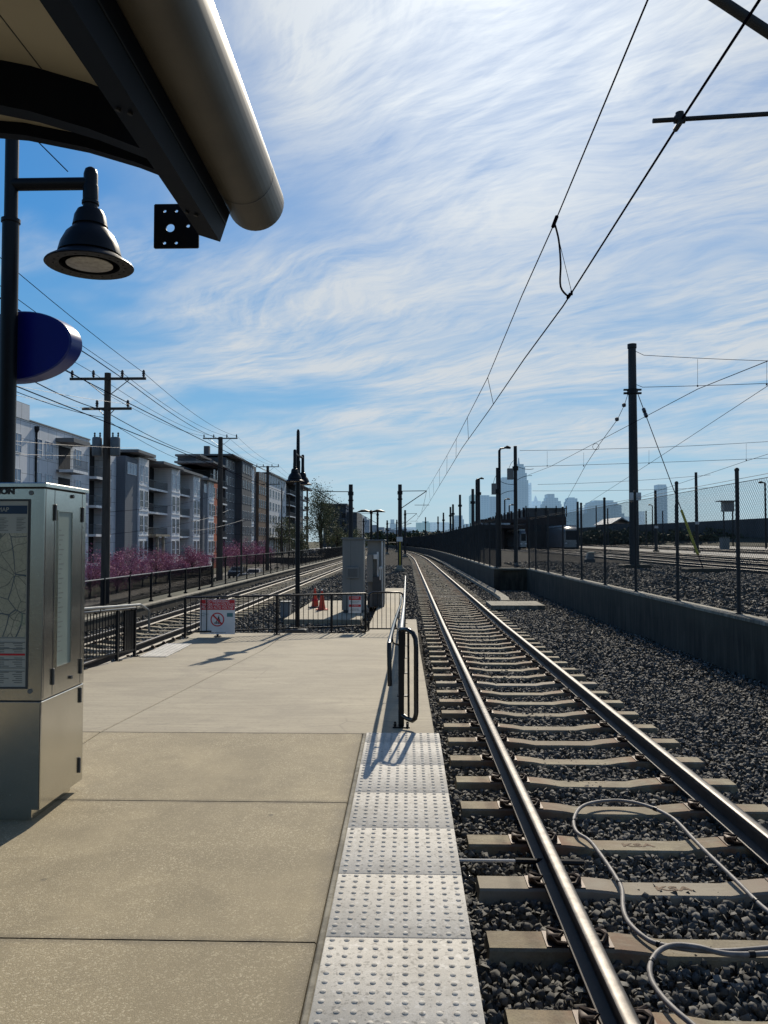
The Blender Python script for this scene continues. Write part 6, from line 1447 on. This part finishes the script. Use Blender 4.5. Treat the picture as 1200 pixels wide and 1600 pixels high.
def cloud(rot, scale, sc, det, rgh, dist, loc=(0, 0, 0)):
    mp = N('ShaderNodeMapping'); mp.inputs['Rotation'].default_value = (0, 0, rot); mp.inputs['Scale'].default_value = scale; mp.inputs['Location'].default_value = loc; ll.new(cmb.outputs[0], mp.inputs['Vector'])
    n = N('ShaderNodeTexNoise'); n.inputs['Scale'].default_value = sc; n.inputs['Detail'].default_value = det; n.inputs['Roughness'].default_value = rgh; n.inputs['Distortion'].default_value = dist; ll.new(mp.outputs[0], n.inputs['Vector']); return n.outputs['Fac']
def ss(v, a, b):
    n = N('ShaderNodeMapRange', interpolation_type='SMOOTHSTEP'); n.inputs['From Min'].default_value = a; n.inputs['From Max'].default_value = b; ll.new(v, n.inputs['Value']); return n.outputs['Result']
wn1 = N('ShaderNodeTexNoise'); wn1.inputs['Scale'].default_value = .8; wn1.inputs['Detail'].default_value = 3; ll.new(cmb.outputs[0], wn1.inputs['Vector'])
wsub = N('ShaderNodeVectorMath', operation='SUBTRACT'); ll.new(wn1.outputs['Color'], wsub.inputs[0]); wsub.inputs[1].default_value = (.5, .5, .5)
wsc = N('ShaderNodeVectorMath', operation='SCALE'); ll.new(wsub.outputs[0], wsc.inputs[0]); wsc.inputs['Scale'].default_value = .72
wadd = N('ShaderNodeVectorMath', operation='ADD'); ll.new(cmb.outputs[0], wadd.inputs[0]); ll.new(wsc.outputs[0], wadd.inputs[1])
def cl2(rot, scale, sc, det, rgh, loc, ridge=False):
    mp = N('ShaderNodeMapping'); mp.inputs['Scale'].default_value = scale; mp.inputs['Location'].default_value = loc
    rt = N('ShaderNodeMapping'); rt.inputs['Rotation'].default_value = (0, 0, rot); ll.new(wadd.outputs[0], rt.inputs['Vector']); ll.new(rt.outputs[0], mp.inputs['Vector'])
    n = N('ShaderNodeTexNoise'); n.inputs['Scale'].default_value = sc; n.inputs['Detail'].default_value = det; n.inputs['Roughness'].default_value = rgh; n.inputs['Distortion'].default_value = .25; ll.new(mp.outputs[0], n.inputs['Vector'])
    if not ridge: return n.outputs['Fac']
    return Mt('SUBTRACT', 1., Mt('MULTIPLY', Mt('ABSOLUTE', Mt('SUBTRACT', n.outputs['Fac'], .5)), 6.5), True)
R0 = math.radians(30)
big = cl2(R0, (.7, 1.1, 1), 1.25, 4, .55, (4.1, 1.2, 0))
rg1 = cl2(R0, (.35, 1.6, 1), 2.6, 5, .55, (1.3, 7.2, 0), True)
rg2 = cl2(R0+.35, (.4, 2.0, 1), 5.5, 6, .6, (9.3, 2.2, 0), True)
rg3 = cl2(R0-.1, (.45, 2.4, 1), 12., 6, .65, (3.3, 5.2, 0), True)
soft = cl2(R0, (.6, 1.6, 1), 2.6, 9, .62, (6.3, .2, 0))
dotn = N('ShaderNodeVectorMath', operation='DOT_PRODUCT'); ll.new(tc.outputs['Generated'], dotn.inputs[0]); dotn.inputs[1].default_value = S_
near = ss(dotn.outputs['Value'], .84, 1.0)
side = ss(sep.outputs[0], -.40, .10)
cov = ss(Mt('ADD', big, Mt('ADD', Mt('MULTIPLY', side, .20), Mt('MULTIPLY', near, .06))), .43, .78)
fil = Mt('ADD', Mt('ADD', Mt('MULTIPLY', rg1, .34), Mt('MULTIPLY', rg2, .30)), Mt('MULTIPLY', rg3, .18))
tex = Mt('ADD', fil, Mt('MULTIPLY', ss(soft, .38, .66), .42))
haze = Mt('MULTIPLY', Mt('ADD', Mt('MULTIPLY', side, .12), Mt('MULTIPLY', near, .20)), ss(sep.outputs[2], .06, .35))
behind = ss(sep.outputs[1], .0, .35); high = Mt('SUBTRACT', 1., ss(sep.outputs[2], .62, .78))  # clouds thinned out of view, behind and overhead, to cut ambient light
cf = Mt('MULTIPLY', cov, Mt('ADD', .06, Mt('MULTIPLY', tex, .98)), True)
fac = Mt('MULTIPLY', Mt('ADD', haze, Mt('MULTIPLY', cf, Mt('SUBTRACT', 1., haze))), Mt('MULTIPLY', Mt('MULTIPLY', ss(sep.outputs[2], .0, .16), .93), Mt('MULTIPLY', Mt('ADD', .25, Mt('MULTIPLY', behind, .75)), Mt('ADD', .3, Mt('MULTIPLY', high, .7)))))
sunpow = Mt('POWER', Mt('MAXIMUM', dotn.outputs['Value'], 0.), 40.)
def crgb(v, c):
    n = N('ShaderNodeCombineColor')
    for i in range(3): ll.new(Mt('MULTIPLY', v, c[i]), n.inputs[i])
    return n.outputs[0]
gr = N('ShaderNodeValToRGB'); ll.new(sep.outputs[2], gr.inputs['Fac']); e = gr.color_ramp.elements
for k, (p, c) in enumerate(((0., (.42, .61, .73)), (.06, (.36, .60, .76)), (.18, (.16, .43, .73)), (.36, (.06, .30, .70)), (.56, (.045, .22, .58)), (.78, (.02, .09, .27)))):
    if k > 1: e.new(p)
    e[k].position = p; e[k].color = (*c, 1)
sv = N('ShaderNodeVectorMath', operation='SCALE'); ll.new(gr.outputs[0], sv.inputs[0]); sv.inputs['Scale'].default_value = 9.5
m0_ = N('ShaderNodeMix', data_type='RGBA'); m0_.inputs[0].default_value = .9; ll.new(sky.outputs[0], m0_.inputs[6]); dk = N('ShaderNodeVectorMath', operation='SCALE'); ll.new(sv.outputs[0], dk.inputs[0]); ll.new(Mt('ADD', .55, Mt('MULTIPLY', ss(sep.outputs[1], -.35, .35), .45)), dk.inputs['Scale']); ll.new(dk.outputs[0], m0_.inputs[7])  # unseen sky behind the camera dimmed to lower the ambient light
cb_ = Mt('ADD', 6.7, Mt('MULTIPLY', sunpow, 3.6))
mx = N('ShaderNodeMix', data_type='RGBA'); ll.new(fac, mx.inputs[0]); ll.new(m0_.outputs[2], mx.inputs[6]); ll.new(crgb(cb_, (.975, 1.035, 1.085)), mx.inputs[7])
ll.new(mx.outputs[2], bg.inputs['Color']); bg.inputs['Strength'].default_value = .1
sc = bpy.context.scene; sc.view_settings.view_transform = 'Standard'; sc.view_settings.look = 'None'; sc.view_settings.exposure = 0; sc.view_settings.gamma = 1
sc.render.engine = 'CYCLES'; sc.cycles.use_denoising = True; sc.cycles.max_bounces = 6
